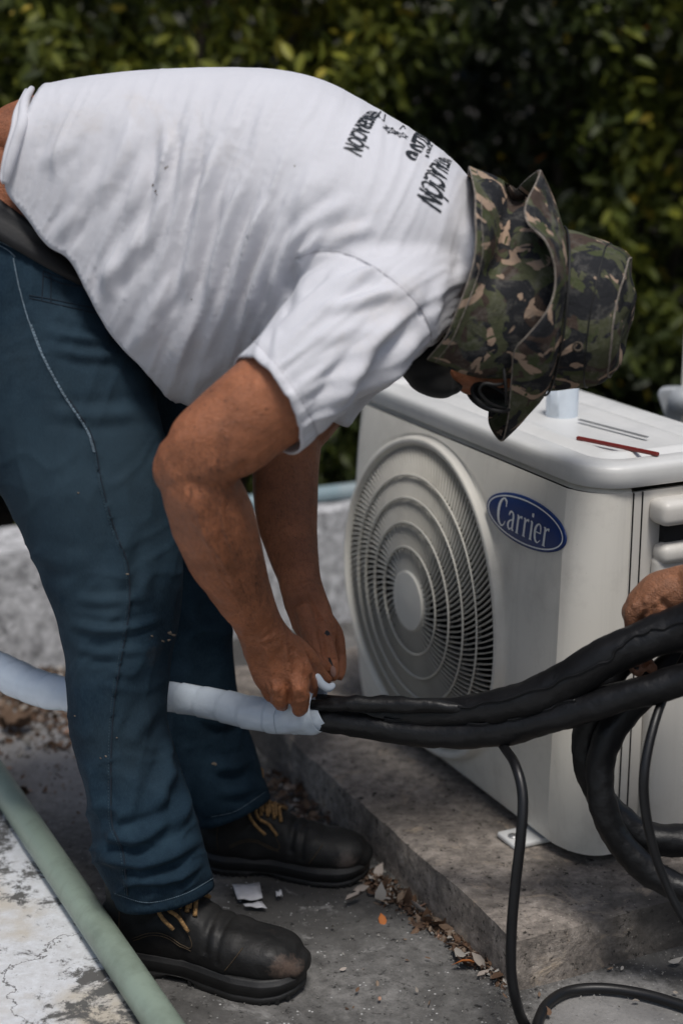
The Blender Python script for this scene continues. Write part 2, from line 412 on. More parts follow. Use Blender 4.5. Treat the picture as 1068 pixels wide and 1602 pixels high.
M['denim'] = denim(); M['seam'] = simple('pale_seam_thread', (.16, .22, .27), .9, .5, 160); M['seam2'] = simple('faded_seam_thread', (.03, .055, .075), .9, .5, 160); M['dseam'] = simple('dark_seam', (.006, .014, .025), .95, .3, 90)
M['dust'] = simple('dried_mud', (.16, .13, .10), .95, .5, 90)
def camo():
    m, t, b = newmat('camouflage_cloth'); v = coord(t)
    c = (.075, .080, .046)
    def layer(c, off, sc, th, colr, di=1.6):
        mp = t.nodes.new('ShaderNodeMapping'); mp.inputs['Location'].default_value = off; t.links.new(v, mp.inputs[0])
        n = nz(t, sc*.82, 2.8, .45, mp.outputs[0], di)
        k = ramp(t, n.outputs[0], [(th, (0,)*3), (th+.012, (1,)*3)]).outputs[0]
        return mix(t, k, c, colr)
    c = layer(c, (3, 1, 2), 15, .54, (.062, .045, .037))
    c = layer(c, (7, 4, 9), 17, .51, (.024, .025, .028))
    c = layer(c, (1, 8, 5), 20, .60, (.36, .26, .19), 2.0)
    c = layer(c, (5, 2, 7), 18, .60, (.06, .07, .034))
    wr = nz(t, 42, 6, .75, v, .4); k = ramp(t, wr.outputs[0], [(.5, (0,)*3), (.72, (.5,)*3)]).outputs[0]
    c = mix(t, k, c, (.20, .19, .17))
    t.links.new(c, b.inputs['Base Color']); b.inputs['Roughness'].default_value = .92; b.inputs['Specular IOR Level'].default_value = .12
    p = bump(t, b, nz(t, 26, 6, .7, v, .5).outputs[0], .7, .008); bump(t, b, nz(t, 700, 2, .5, v).outputs[0], .3, .001, p); return m
M['camo'] = camo(); M['edge'] = simple('worn_hem_edge', (.22, .19, .16), .95, .6, 120)
M['mask'] = cloth('black_mask_cloth', (.014, .014, .014), var=.3); M['lens'] = simple('dark_lens', (.01, .012, .012), .12, bs=0)
def leather():
    m, t, b = newmat('black_worn_leather'); v = coord(t)
    c = ramp(t, nz(t, 14, 7, .7, v).outputs[0], [(.3, (.006, .006, .006)), (.6, (.012, .0115, .011)), (.8, (.028, .025, .022))]).outputs[0]
    for u_, v_, r_ in ((462, 1488, .030), (478, 1500, .022), (420, 1450, .02)): c = spot(t, v, c, G(u_, v_+35, .06), r_, (.13, .09, .07), 60, .85, .5)
    c = spot(t, v, c, G(545, 1352, .05), .02, (.10, .08, .07), 60, .6, .5)
    t.links.new(c, b.inputs['Base Color'])
    r = ramp(t, nz(t, 22, 5, .6, v).outputs[0], [(.3, (.42,)*3), (.7, (.75,)*3)]); t.links.new(r.outputs[0], b.inputs['Roughness'])
    b.inputs['Specular IOR Level'].default_value = .35
    p = bump(t, b, nz(t, 30, 6, .7, v).outputs[0], .35, .004); bump(t, b, nz(t, 240, 3, .6, v).outputs[0], .2, .001, p); return m
M['leather'] = leather(); M['sole'] = simple('black_rubber_sole', (.010, .010, .010), .6, .3, 40, .3, 90); M['scuff'] = simple('scuffed_toe', (.12, .085, .065), .8, .6, 60)
M['lace'] = simple('ochre_lace', (.27, .155, .06), .9, .7, 240, .6, 500, .002); M['bthread'] = simple('ochre_thread', (.055, .038, .02), .9, .5, 200)
M['belt'] = simple('black_belt', (.006, .006, .007), .6, .2, 60, .2)
def vinyl():
    m, t, b = newmat('white_vinyl_wrap'); v = coord(t)
    c = ramp(t, nz(t, 12, 5, .6, v).outputs[0], [(.3, (.54, .61, .69)), (.7, (.70, .77, .84))]).outputs[0]
    t.links.new(c, b.inputs['Base Color']); b.inputs['Roughness'].default_value = .2
    p = bump(t, b, nz(t, 40, 5, .6, v, 1.2).outputs[0], .28, .004); return m
M['vinyl'] = vinyl()
M['paper'] = simple('white_paper', (.6, .6, .62), .8); M['red'] = simple('red_plastic', (.17, .014, .010), .4, .1); M['steel'] = simple('dull_steel', (.42, .42, .42), .35, .2, metal=.6)
M['greypl'] = simple('grey_plastic', (.36, .38, .40), .5, .2)
def leafmat(name, trans=.0):
    m, t, b = newmat(name)
    at = t.nodes.new('ShaderNodeAttribute'); at.attribute_name = 'tone'; at.attribute_type = 'GEOMETRY'
    oi = t.nodes.new('ShaderNodeObjectInfo'); ad = t.nodes.new('ShaderNodeMath'); ad.operation = 'ADD'
    sepc = t.nodes.new('ShaderNodeSeparateColor'); t.links.new(at.outputs['Color'], sepc.inputs[0])
    t.links.new(sepc.outputs[0], ad.inputs[0])
    so = t.nodes.new('ShaderNodeSeparateColor'); t.links.new(oi.outputs['Color'], so.inputs[0])
    mu = t.nodes.new('ShaderNodeMath'); mu.operation = 'MULTIPLY'; mu.inputs[1].default_value = 1
    t.links.new(so.outputs[0], mu.inputs[0])
    mx = t.nodes.new('ShaderNodeMath'); mx.operation = 'MULTIPLY'; t.links.new(sepc.outputs[0], mx.inputs[0]); t.links.new(mu.outputs[0], mx.inputs[1])
    return m, t, b, mx.outputs[0]
def leafm():
    m, t, b, k = leafmat('hedge_leaf')
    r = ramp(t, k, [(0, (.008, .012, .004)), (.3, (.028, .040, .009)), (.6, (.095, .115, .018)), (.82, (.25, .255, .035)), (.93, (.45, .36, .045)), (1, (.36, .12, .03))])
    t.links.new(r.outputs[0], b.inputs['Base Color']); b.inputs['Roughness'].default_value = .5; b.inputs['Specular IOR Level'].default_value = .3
    b.inputs['Transmission Weight'].default_value = 0
    tr = t.nodes.new('ShaderNodeBsdfTranslucent'); t.links.new(r.outputs[0], tr.inputs[0])
    ms = t.nodes.new('ShaderNodeMixShader'); ms.inputs[0].default_value = .25
    t.links.new(b.outputs[0], ms.inputs[1]); t.links.new(tr.outputs[0], ms.inputs[2]); t.links.new(ms.outputs[0], t.nodes['Material Output'].inputs[0]); return m
M['leaf'] = leafm()
def dryleaf():
    m, t, b, k = leafmat('dry_leaf')
    r = ramp(t, k, [(0, (.05, .03, .02)), (.35, (.12, .065, .035)), (.6, (.2, .15, .11)), (.8, (.34, .32, .29)), (1, (.40, .13, .03))])
    t.links.new(r.outputs[0], b.inputs['Base Color']); b.inputs['Roughness'].default_value = .8; return m
M['dry'] = dryleaf(); M['bark'] = simple('bark', (.07, .055, .04), .9, .4, 20, .5, 40, .01)
M['cord'] = simple('dark_cord', (.01, .01, .01), .6)

# ============================================================ SETTING
def slabmesh(name, s0, s1, t0, t1, z0, z1, m, kind=True, res=None, amp=.0, bev=.008):
    """block in the roof's own frame, uneven worn edges"""
    bm = bmesh.new(); bmesh.ops.create_cube(bm, size=1)
    for v in bm.verts:
        v.co = Vector((s0 if v.co.x < 0 else s1, t0 if v.co.y < 0 else t1, z0 if v.co.z < 0 else z1))
    if res:
        for ax, (a, b_) in enumerate(((s0, s1), (t0, t1), (z0, z1))):
            n = int((b_-a)/res)
            for i in range(1, n):
                pc = Vector((0, 0, 0)); pc[ax] = a+(b_-a)*i/n; no = Vector((0, 0, 0)); no[ax] = 1
                bmesh.ops.bisect_plane(bm, geom=bm.verts[:]+bm.edges[:]+bm.faces[:], plane_co=pc, plane_no=no)
        for v in bm.verts:
            q = v.co.copy(); d = noise.noise_vector(q*9)*amp+noise.noise_vector(q*30)*amp*.6
            if abs(q.z-z0) < 1e-5: d.z = 0
            edge = sum((abs(q.x-s0) < 1e-5 or abs(q.x-s1) < 1e-5, abs(q.y-t0) < 1e-5 or abs(q.y-t1) < 1e-5, abs(q.z-z1) < 1e-5))
            v.co = q+d
            if edge >= 2:
                c = Vector(((s0+s1)/2, (t0+t1)/2, 0)); ch = .0005+.005*max(0, noise.noise(q*22)+.1)+.02*max(0, noise.noise(q*5)-.4)
                if abs(q.z-z1) < 1e-5: v.co.z -= ch
                if abs(q.x-s0) < 1e-5: v.co.x += ch
                if abs(q.y-t0) < 1e-5: v.co.y += ch
    for v in bm.verts: v.co = L(*v.co)
    bmesh.ops.recalc_face_normals(bm, faces=bm.faces)
    me = bpy.data.meshes.new(name); bm.to_mesh(me); bm.free(); me.materials.append(m)
    if res:
        me.polygons.foreach_set('use_smooth', [True]*len(me.polygons)); me.set_sharp_from_angle(angle=radians(50))
    o = bpy.data.objects.new(name, me); COL.objects.link(o)
    if not res: mod(o, 'BEVEL', width=bev, segments=2)
    return o
# soil sheet to the horizon, roof floor above it
mesh('ground', [(-150, -120, -.6), (150, -120, -.6), (150, 180, -.6), (-150, 180, -.6)], [(0, 1, 2, 3)], M['soil'])['kind'] = 'structure'
fl = grid('floor', [[L(s, t, .004*noise.noise(Vector((s*2.2, t*2.2, 0)))) for t in np.linspace(-3.5, 3.6, 120)] for s in np.linspace(-2.6, 1.52, 90)], M['floor']); fl['kind'] = 'structure'
bank = grid('soil_bank', [[L(s, t, .0+.06*noise.noise(Vector((s*1.5, t*1.5, 3)))+.03*noise.noise(Vector((s*6, t*6, 3)))) for t in np.linspace(-6, 7, 90)] for s in np.linspace(1.5, 9, 60)], M['soil']); bank['kind'] = 'structure'
o = slabmesh('equipment_plinth', -.132, 1.05, -.19, .62, -.01, .08, M['slab'], res=.018, amp=.004)
tag(o, 'low rough concrete plinth that carries the outdoor unit', 'plinth')
o = slabmesh('parapet_wall', 1.42, 1.62, -2.2, 3.2, -.02, .275, M['wall'], res=.03, amp=.005)
tag(o, 'low white weathered parapet wall crossing behind the worker legs', 'wall')
o = slabmesh('painted_kerb', -1.6, 1.40, -1.9, -.70, -.01, .055, M['kerb'], res=.03, amp=.003)
tag(o, 'cracked white painted kerb with black mould in the lower left corner', 'kerb')
# pipes
def pipe(name, a, b, r, m, label, cat, couple=()):
    V, F = tube([a, a.lerp(b, .33)+Vector((0, 0, .001)), a.lerp(b, .66), b], r, 24, 8); o = mesh(name, V, F, m)
    tag(o, label, cat)
    for k in couple:
        c = a.lerp(b, k); d = (b-a).normalized(); V, F = tube([c-d*.03, c+d*.03], r*1.13, 24, 1); mesh('coupling', V, F, m, o)
    return o
zz = .055+.024
pa = G(0, 1225, zz); pb = G(255, 1602, zz); dd = (pb-pa)
pipe('green_pipe', pa-dd*.7, pb+dd*.6, .0235, M['greenpvc'], 'grey green plastic conduit lying along the kerb edge at lower left', 'pipe')
pa = P(300, 805, 3.55); pb = P(540, 783, 3.69)
o = pipe('blue_pipe', L(1.50, -.02, .275+.019), L(1.50, 2.4, .275+.019), .019, M['bluepvc'], 'pale blue plastic pipe running along the top of the parapet wall', 'pipe')

# ------------------------------------------------------------ hedge of leafy shrubs
def leafverts(l, w, fold=.25, curl=.2):
    V = []
    for i, (x, ww) in enumerate(((0, .08), (.3, .85), (.62, .9), (1, .0))):
        z = -curl*x*x*l
        if ww < .01: V.append((x*l, 0, z)); continue
        V += [(x*l, -ww*w/2, z+fold*w*.5), (x*l, 0, z), (x*l, ww*w/2, z+fold*w*.5)]
    F = [(0, 1, 4, 3), (1, 2, 5, 4), (3, 4, 7, 6), (4, 5, 8, 7), (6, 7, 9), (7, 8, 9)]
    return np.array(V), F
LV, LF = leafverts(1, .42)
def leaf_mesh_single(m, name='leaf', lv=LV):
    me = bpy.data.meshes.new(name); me.from_pydata([tuple(v) for v in lv], [], LF); me.materials.append(m)
    at = me.color_attributes.new('tone', 'FLOAT_COLOR', 'POINT')
    for d in at.data: d.color = (1, 1, 1, 1)
    me.polygons.foreach_set('use_smooth', [True]*len(me.polygons)); return me
def rotm(rnd):
    # leaves droop outward: mostly downwards tips
    d = Vector((rnd.gauss(0, .7), rnd.gauss(-.55, .6), rnd.gauss(-.35, .55))).normalized()
    q = d.to_track_quat('X', 'Z'); from mathutils import Quaternion
    return q @ Quaternion((1, 0, 0), rnd.gauss(0, .8))
leafme = leaf_mesh_single(M['leaf'])
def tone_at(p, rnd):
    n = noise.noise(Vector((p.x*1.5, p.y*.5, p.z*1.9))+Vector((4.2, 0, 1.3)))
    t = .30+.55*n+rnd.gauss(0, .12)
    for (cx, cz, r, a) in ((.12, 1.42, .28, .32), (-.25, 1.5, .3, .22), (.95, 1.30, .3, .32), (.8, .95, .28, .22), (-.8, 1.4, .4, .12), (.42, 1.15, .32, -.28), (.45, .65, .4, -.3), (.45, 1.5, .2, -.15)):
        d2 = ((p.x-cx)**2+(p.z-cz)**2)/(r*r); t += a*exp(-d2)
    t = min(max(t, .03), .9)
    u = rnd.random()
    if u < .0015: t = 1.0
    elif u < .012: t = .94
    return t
def shrub(cx, cy, w, d, h, n, label, sd, zb=0.):
    rnd = random.Random(sd); root = empty('hedge_shrub', (cx, cy, zb))
    tag(root, label, 'shrub', 'leafy shrubs forming the hedge')
    trunks = []
    for k in range(5):
        x = cx+rnd.uniform(-.35, .35)*w; pts = [Vector((x, cy+rnd.uniform(-.1, .25), zb-.1))]
        for j in range(4): pts.append(pts[-1]+Vector((rnd.uniform(-.15, .15), rnd.uniform(-.08, .08), h*.21)))
        V, F = tube(pts, [.022, .018, .014, .010, .005], 8, 3); mesh('stem', V, F, M['bark'], root)
    leaves = []
    while len(leaves) < n:
        x = rnd.uniform(-1, 1); z = rnd.random(); y = rnd.random()**1.5
        lump = noise.noise(Vector((cx+x*w*.5, z*h, sd))*2.4)*.32+noise.noise(Vector((cx+x*w*.5, z*h, sd))*6)*.12
        front = -d*.5+lump+.18*x*x
        p = Vector((cx+x*w*.54, cy+front+y*d*.8, zb+z*h))
        if noise.noise(p*4.5+Vector((9, 9, 9))) < -.14: continue
        leaves.append((p, rnd.uniform(.036, .068), rotm(rnd), tone_at(p, rnd)))
    # front-most leaves in view become parts, the rest one mass
    def key(lf):
        p = lf[0]; z = zc(p); u = abs(534+FPX*p.x/z-534); v = 801-FPX*(p.y*sp+(p.z-H)*cp)/z
        out = (u > 560) or v < -40 or v > 830
        return p.y+(5 if out else 0)-lf[1]*2
    leaves.sort(key=key)
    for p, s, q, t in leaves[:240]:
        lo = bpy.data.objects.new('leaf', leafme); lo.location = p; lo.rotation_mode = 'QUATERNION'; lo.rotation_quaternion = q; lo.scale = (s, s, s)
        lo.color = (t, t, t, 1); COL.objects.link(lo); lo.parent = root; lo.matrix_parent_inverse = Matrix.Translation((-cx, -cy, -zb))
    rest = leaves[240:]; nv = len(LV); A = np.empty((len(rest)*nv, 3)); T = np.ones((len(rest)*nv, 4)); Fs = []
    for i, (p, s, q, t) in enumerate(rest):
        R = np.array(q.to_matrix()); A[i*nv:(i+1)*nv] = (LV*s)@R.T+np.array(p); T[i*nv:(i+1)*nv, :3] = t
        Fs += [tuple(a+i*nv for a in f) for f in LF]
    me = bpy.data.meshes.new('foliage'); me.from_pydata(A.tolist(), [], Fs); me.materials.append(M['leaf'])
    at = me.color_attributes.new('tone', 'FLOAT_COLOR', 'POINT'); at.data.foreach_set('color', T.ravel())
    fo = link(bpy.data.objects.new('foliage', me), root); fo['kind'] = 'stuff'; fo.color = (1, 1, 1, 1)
    return root
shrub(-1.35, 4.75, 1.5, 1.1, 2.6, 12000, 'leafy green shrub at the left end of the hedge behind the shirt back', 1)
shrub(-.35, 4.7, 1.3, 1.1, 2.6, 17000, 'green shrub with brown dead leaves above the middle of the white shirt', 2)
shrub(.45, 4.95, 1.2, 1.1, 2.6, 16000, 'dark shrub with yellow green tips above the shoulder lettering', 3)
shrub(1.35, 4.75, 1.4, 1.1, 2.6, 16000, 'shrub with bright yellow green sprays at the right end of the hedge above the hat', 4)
shrub(-2.6, 4.9, 1.5, 1.1, 2.6, 2500, 'shrub just outside the picture beyond the left end of the hedge', 6)
shrub(2.7, 4.9, 1.5, 1.1, 2.6, 2500, 'shrub just outside the picture beyond the right end of the hedge', 7)
# dim second row that closes the hedge from behind
def darkrow():
    rnd = random.Random(5); n = 15000; nv = len(LV); A = np.empty((n*nv, 3)); T = np.ones((n*nv, 4)); Fs = []
    for i in range(n):
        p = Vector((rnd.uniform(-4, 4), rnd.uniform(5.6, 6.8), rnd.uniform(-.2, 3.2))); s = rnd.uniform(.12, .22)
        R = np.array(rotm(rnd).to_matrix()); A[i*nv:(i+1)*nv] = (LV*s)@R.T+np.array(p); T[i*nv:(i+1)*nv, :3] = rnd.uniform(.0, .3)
        Fs += [tuple(a+i*nv for a in f) for f in LF]
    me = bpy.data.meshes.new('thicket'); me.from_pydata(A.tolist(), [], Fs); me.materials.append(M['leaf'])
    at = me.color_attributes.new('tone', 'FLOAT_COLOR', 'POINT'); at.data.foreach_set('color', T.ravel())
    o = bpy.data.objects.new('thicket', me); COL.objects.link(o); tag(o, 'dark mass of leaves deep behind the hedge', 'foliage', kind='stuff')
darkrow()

# ============================================================ OUTDOOR UNIT
ac = empty('outdoor_unit', L(.37, .15, .08)); tag(ac, 'cream outdoor air conditioning unit with large round fan grille on the plinth', 'air conditioner')
ZB, ZT = .100, .680; CS, CZ, CR = .470, .387, .281
def bul(z): return -.028*max(0, 1-((z-.40)/.30)**2)**.8
def crease(z): return .072-.036*max(0, 1-((z-.44)/.30)**2)
WL = .752
def fp(s, z, extra=0):
    e = min(1, max(0, (WL-s)/.015)); t = bul(z)*(1-.25*max(0, (s-.6)/.15)**2)+.006*(1-e)
    return L(s, t+extra, z)
# front panel with round opening
NA = 144; ring = []
rows = []
for k in range(NA):
    a = 2*pi*k/NA; ca, sa = cos(a), sin(a); ds = []
    if ca > 1e-6: ds.append((WL-CS)/ca)
    if sa > 1e-6: ds.append((ZT-CZ)/sa)
    if sa < -1e-6: ds.append((ZB-CZ)/sa)
    dmax = min(ds) if ds else 9
    if ca < 0:
        for it in range(6):
            z = CZ+sa*min(dmax, 2); dd_ = (crease(min(max(z, ZB), ZT))-CS)/ca; dmax = min(min(ds) if ds else 9, dd_)
    r0 = CR+.001; col = []
    col.append(L(CS+ca*(CR-.014), bul(CZ+sa*(CR-.014))+.03, CZ+sa*(CR-.014)))
    col.append(L(CS+ca*(CR-.012), bul(CZ+sa*(CR-.012))-.008, CZ+sa*(CR-.012)))
    col.append(L(CS+ca*(CR-.010), bul(CZ+sa*CR)-.012, CZ+sa*(CR-.010)))
    col.append(L(CS+ca*(CR-.004), bul(CZ+sa*CR)-.012, CZ+sa*(CR-.004)))
    col.append(L(CS+ca*(CR), bul(CZ+sa*CR)-.010, CZ+sa*(CR)))
    for j in range(10):
        r = r0+.002+(dmax-r0-.002)*j/9 if dmax > r0+.004 else r0+.0005*(j+1)
        s, z = CS+ca*r, min(max(CZ+sa*r, ZB), ZT); s = min(s, WL)
        col.append(fp(s, z, 0 if j else .0025))
    rows.append(col)
for cs_, cz_ in ((WL, ZT), (WL, ZB), (crease(ZT), ZT), (crease(ZB), ZB)):
    k = round(atan2(cz_-CZ, cs_-CS) % (2*pi)/(2*pi)*NA) % NA; rows[k][-1] = fp(cs_, cz_); rows[k][-2] = rows[k][-2].lerp(rows[k][-1], .6)
grid('front_panel', [[rows[k][j] for k in range(NA)] for j in range(15)], M['ac'], ac, closed=True)
# fill the corners between the polar sheet and the true outline
def quadstrip(name, a, b, m, parent, nseg=1):
    pts = [[x.lerp(y, i/nseg) for i in range(nseg+1)] for x, y in zip(a, b)]
    return grid(name, pts, m, parent)
zs = np.linspace(ZB, ZT, 40)
# curved corner panel crease -> seam
pan = []
for z in zs:
    a = Vector((crease(z), bul(z))); b_ = Vector((0, .068)); c = Vector((-.004, .012+bul(z)*.6)); row = []
    taper = .0
    for i in range(13):
        t = i/12; q = a*(1-t)**2+c*2*t*(1-t)+b_*t*t; row.append(L(q.x, q.y, z))
    pan.append(row)
grid('corner_panel', pan, M['ac'], ac)
V, F = box(L(0, .18, .39)+E1*.002, (.006, .224, .578), (E1, E2, Vector((0, 0, 1))))
mesh('side_panel', V, F, M['sidepl'], ac, False)
for t in (.070, .086):
    V, F = box(L(-.0025, t, .39), (.003, .0009, .578), (E1, E2, Vector((0, 0, 1)))); mesh('panel_seam', V, F, M['dark'], ac, False)
V, F = join([box(L(.749, .155, .39), (.006, .30, .58), (E1, E2, Vector((0, 0, 1)))), box(L(.375, .298, .39), (.745, .006, .58), (E1, E2, Vector((0, 0, 1)))), box(L(.39, .15, .101), (.70, .28, .006), (E1, E2, Vector((0, 0, 1))))])
mesh('casing', V, F, M['ac'], ac, False)
# bevelled top strip between front panel and lid
strip = []
for s in np.linspace(WL, crease(ZT), 20): strip.append([L(s, 0, ZT), L(s, .006, ZT+.006), L(s, .02, ZT+.009)])
a = Vector((crease(ZT), 0)); 
for i in range(1, 13):
    t = i/12; q = a*(1-t)**2+Vector((-.004, .012))*2*t*(1-t)+Vector((0, .068))*t*t
    c = Vector((.12, .12)); d = (c-q).normalized(); strip.append([L(q.x, q.y, ZT), L(q.x+d.x*.006, q.y+d.y*.006, ZT+.006), L(q.x+d.x*.02, q.y+d.y*.02, ZT+.009)])
grid('top_edge', strip, M['ac'], ac)
# lid
def rr(i, z, rad=(.05, .02, .02, .02)):
    s0, s1, t0, t1 = -.010+i, .760-i, -.004+i, .312-i; pts = []
    for (cs, ct, r, a0) in ((s0, t0, .07, 180), (s1, t0, .02, 270), (s1, t1, .02, 0), (s0, t1, .04, 90)):
        r = max(r-i*.6, .012)
        cx = cs+(r if cs == s0 else -r); ct_ = ct+(r if ct == t0 else -r)
        for k in range(10):
            a = radians(a0+90*k/9); pts.append(L(cx+r*cos(a), ct_+r*sin(a), z))
    return pts
loops = [rr(.012, .688), rr(.002, .6885), rr(0, .690), rr(0, .711), rr(.0012, .7165), rr(.004, .7200), rr(.009, .7218), rr(.024, .7225), rr(.040, .7225), rr(.045, .7195), rr(.050, .7150), rr(.062, .7150), rr(.070, .7225), rr(.078, .7235), rr(.083, .7235), rr(.09, .719), rr(.1, .7185)]
o = grid('lid', loops, M['lid'], ac, closed=True); me = o.data
bm = bmesh.new(); bm.from_mesh(me); bm.verts.ensure_lookup_table(); n = len(loops[0]); bm.faces.new([bm.verts[(len(loops)-1)*n+k] for k in range(n)]); bmesh.ops.recalc_face_normals(bm, faces=bm.faces); bm.to_mesh(me); bm.free()
# fan grille
gr_c = L(CS, bul(CZ), CZ)
grl = mesh('fan_grille', *tube([L(CS+cos(a)*(CR-.0125), bul(CZ+sin(a)*CR)-.004, CZ+sin(a)*(CR-.0125)) for a in np.linspace(0, 2*pi, 73)], .004, 8, 1, False), M['grille'], ac)
def dome(r): return -.034*max(0, 1-(r/CR)**2)+.000
def gp(r, a, dt=0): return L(CS+cos(a)*r, bul(CZ+sin(a)*r)*.9+dome(r)*.55-.004+dt, CZ+sin(a)*r)
def bulc(r, a): return 0
for r in (.094, .136, .178, .217):
    pts = [gp(r, a, -.002) for a in np.linspace(0, 2*pi, 97)]
    mesh('ring', *tube(pts, .0017, 6, 1, False), M['grille'], grl)
HR = .052
hubl = [[gp(HR*k, a, -.004-.002*(1-k)) for a in np.linspace(0, 2*pi, 49)[:-1]] for k in (.01, .5, .85, .96, 1.0)] + [[gp(HR, a, .012) for a in np.linspace(0, 2*pi, 49)[:-1]]]
grid('hub_cap', hubl, M['ac'], grl, closed=True)
AN = [(HR-.003, .094, 46), (.094, .136, 72), (.136, .178, 100), (.178, .217, 126), (.217, CR-.012, 148)]
def vane_pts(r0, r1, a0):
    fr = []; fr2 = []; bk = []; bk2 = []
    for r in np.linspace(r0, r1, 6):
        u = (r-r0)/(r1-r0); a = a0-.34*(r-HR)/r*(1+.35*u); da = .0010/r
        fr.append(gp(r, a-da, 0)); fr2.append(gp(r, a+da, 0)); bk.append(gp(r, a-da, .0062)); bk2.append(gp(r, a+da, .0062))
    return [[p, q, c, d, p] for p, q, c, d in zip(fr, fr2, bk2, bk)]
for ai, (r0, r1, nv_) in enumerate(AN):
    inner = []
    for k in range(nv_):
        g = vane_pts(r0, r1, 2*pi*(k+.5*(ai % 2))/nv_)
        if ai >= 3: grid('vane', g, M['grille'], grl)
        else:
            V = [p for r in g for p in r]; inner.append((V, [(i*5+j, i*5+j+1, (i+1)*5+j+1, (i+1)*5+j) for i in range(5) for j in range(4)]))
    if inner: mesh('inner_vanes', *join(inner), M['grille'], grl)['kind'] = 'stuff'
mesh('ring', *tube([gp(HR-.001, a, .004) for a in np.linspace(0, 2*pi, 49)], .0045, 6, 1, False), M['grille'], grl)
# dark well, fan behind
well = [[L(CS+cos(a)*(CR-.012), t, CZ+sin(a)*(CR-.012)) for a in np.linspace(0, 2*pi, 49)[:-1]] for t in (.005, .17)] + [[L(CS+cos(a)*.02, .17, CZ+sin(a)*.02) for a in np.linspace(0, 2*pi, 49)[:-1]]]
grid('fan_well', well, M['dark'], ac, closed=True)
fan = mesh('fan', *tube([L(CS, .03, CZ), L(CS, .12, CZ)], .05, 20, 1), M['coil'], ac)
for k in range(3):
    pts = []
    for r in np.linspace(.04, .235, 8):
        row = []
        for j in range(7):
            a = 2*pi*k/3+(j/6-.5)*(.9+r*3.2)+r*2; row.append(L(CS+cos(a)*r, .06+(j/6-.5)*.07, CZ+sin(a)*r))
        pts.append(row)
    grid('blade', pts, M['coil'], fan, thick=.003)
# badge (flat print on an oval plate)
BC = (.150, .607)
def bp(x, y, dt): # badge plane, x to the right of the viewer
    s = BC[0]-x; z = BC[1]+y; return fp(s, z, dt)
def disc(name, a, b, dt, m, par, a2=None, b2=None):
    n = 64; 
    if a2: return grid(name, [[bp(a*cos(t), b*sin(t), dt) for t in np.linspace(0, 2*pi, n+1)[:-1]], [bp(a2*cos(t), b2*sin(t), dt) for t in np.linspace(0, 2*pi, n+1)[:-1]]], m, par, closed=True)
    return grid(name, [[bp(a*k*cos(t), b*k*sin(t), dt+dd0) for t in np.linspace(0, 2*pi, n+1)[:-1]] for k, dd0 in ((.01, 0), (.5, 0), (.98, 0), (1, .0005), (1, .003))], m, par, closed=True)
badge = disc('badge', .114, .037, -.0035, M['blue'], ac)
disc('badge_border', .1085, .0335, -.0039, M['silver'], badge, .1055, .0312)
def ribbon(pts, fn, sub=6):
    a = spline(pts, sub); V = []; F = []; n = len(a)
    for i in range(n):
        t = a[min(i+1, n-1)][:2]-a[max(i-1, 0)][:2]; t = t/(np.hypot(*t)+1e-9); nn = np.array([-t[1], t[0]])*a[i][2]/2
        V += [fn(a[i][0]+nn[0], a[i][1]+nn[1]), fn(a[i][0]-nn[0], a[i][1]-nn[1])]
    for i in range(n-1): F.append((2*i, 2*i+1, 2*i+3, 2*i+2))
    return V, F
GL = {'C': ([[(.50, .78, .06), (.47, .92, .10), (.30, .98, .06), (.12, .80, .13), (.06, .5, .16), (.12, .2, .13), (.30, .03, .06), (.46, .08, .05), (.54, .22, .03)], [(.505, .72, .05), (.505, .95, .05)]], .62),
 'a': ([[(.06, .50, .08), (.12, .62, .08), (.24, .64, .06), (.33, .52, .11), (.33, .2, .11), (.34, .06, .09), (.42, .04, .04)], [(.30, .38, .05), (.14, .32, .06), (.05, .18, .11), (.12, .04, .08), (.24, .06, .05), (.33, .2, .04)]], .48),
 'r': ([[(.11, .02, .12), (.11, .62, .11)], [(.02, .62, .04), (.13, .63, .05)], [(.13, .46, .03), (.22, .60, .06), (.34, .60, .11)], [(.03, .015, .035), (.2, .015, .035)]], .38),
 'i': ([[(.11, .02, .12), (.11, .62, .11)], [(.02, .62, .04), (.13, .63, .05)], [(.05, .85, .13), (.17, .85, .13)], [(.03, .015, .035), (.2, .015, .035)]], .25),
 'e': ([[(.09, .36, .04), (.40, .36, .04)], [(.40, .36, .05), (.36, .58, .08), (.24, .65, .05), (.10, .52, .11), (.06, .32, .13), (.12, .1, .11), (.26, .02, .05), (.42, .14, .03)]], .48)}
x = -.078; sc_ = .052; pr = []; sx = .88
for ch in 'Carrier':
    st_, adv = GL[ch]
    for s_ in st_: pr.append(ribbon([(a, b, c) for a, b, c in s_], lambda a, b, x=x: bp(x+a*sc_*sx*1.02, -.022+b*sc_*.86, -.0042)))
    x += adv*sc_*sx*1.12
mesh('badge_lettering', *join(pr), M['silver'], badge, False)
# handle, service cover
def rbox(name, c, sz, m, par, bw=.01, seg=4):
    V, F = box(c, sz, (E1, E2, Vector((0, 0, 1)))); o = mesh(name, V, F, m, par, True); mod(o, 'BEVEL', width=bw, segments=seg); return o
rbox('service_cover', L(-.012, .20, .355), (.030, .19, .45), M['sidepl'], ac, .012)
rbox('cover_handle', L(-.020, .19, .650), (.046, .185, .038), M['sidepl'], ac, .012)
rbox('handle_recess', L(-.006, .205, .605), (.016, .17, .06), M['dark'], ac, .003)
rbox('cover_shoulder', L(-.017, .20, .585), (.036, .188, .03), M['sidepl'], ac, .012)
# feet
for s in (.13, .62):
    f_ = rbox('foot', L(s, .12, .087), (.055, .34, .010), M['lid'], ac, .004)
    V, F = tube([L(s, -.035, .090), L(s, -.035, .094)], .009, 12, 1); mesh('foot_bolt', V, F, M['steel'], f_)

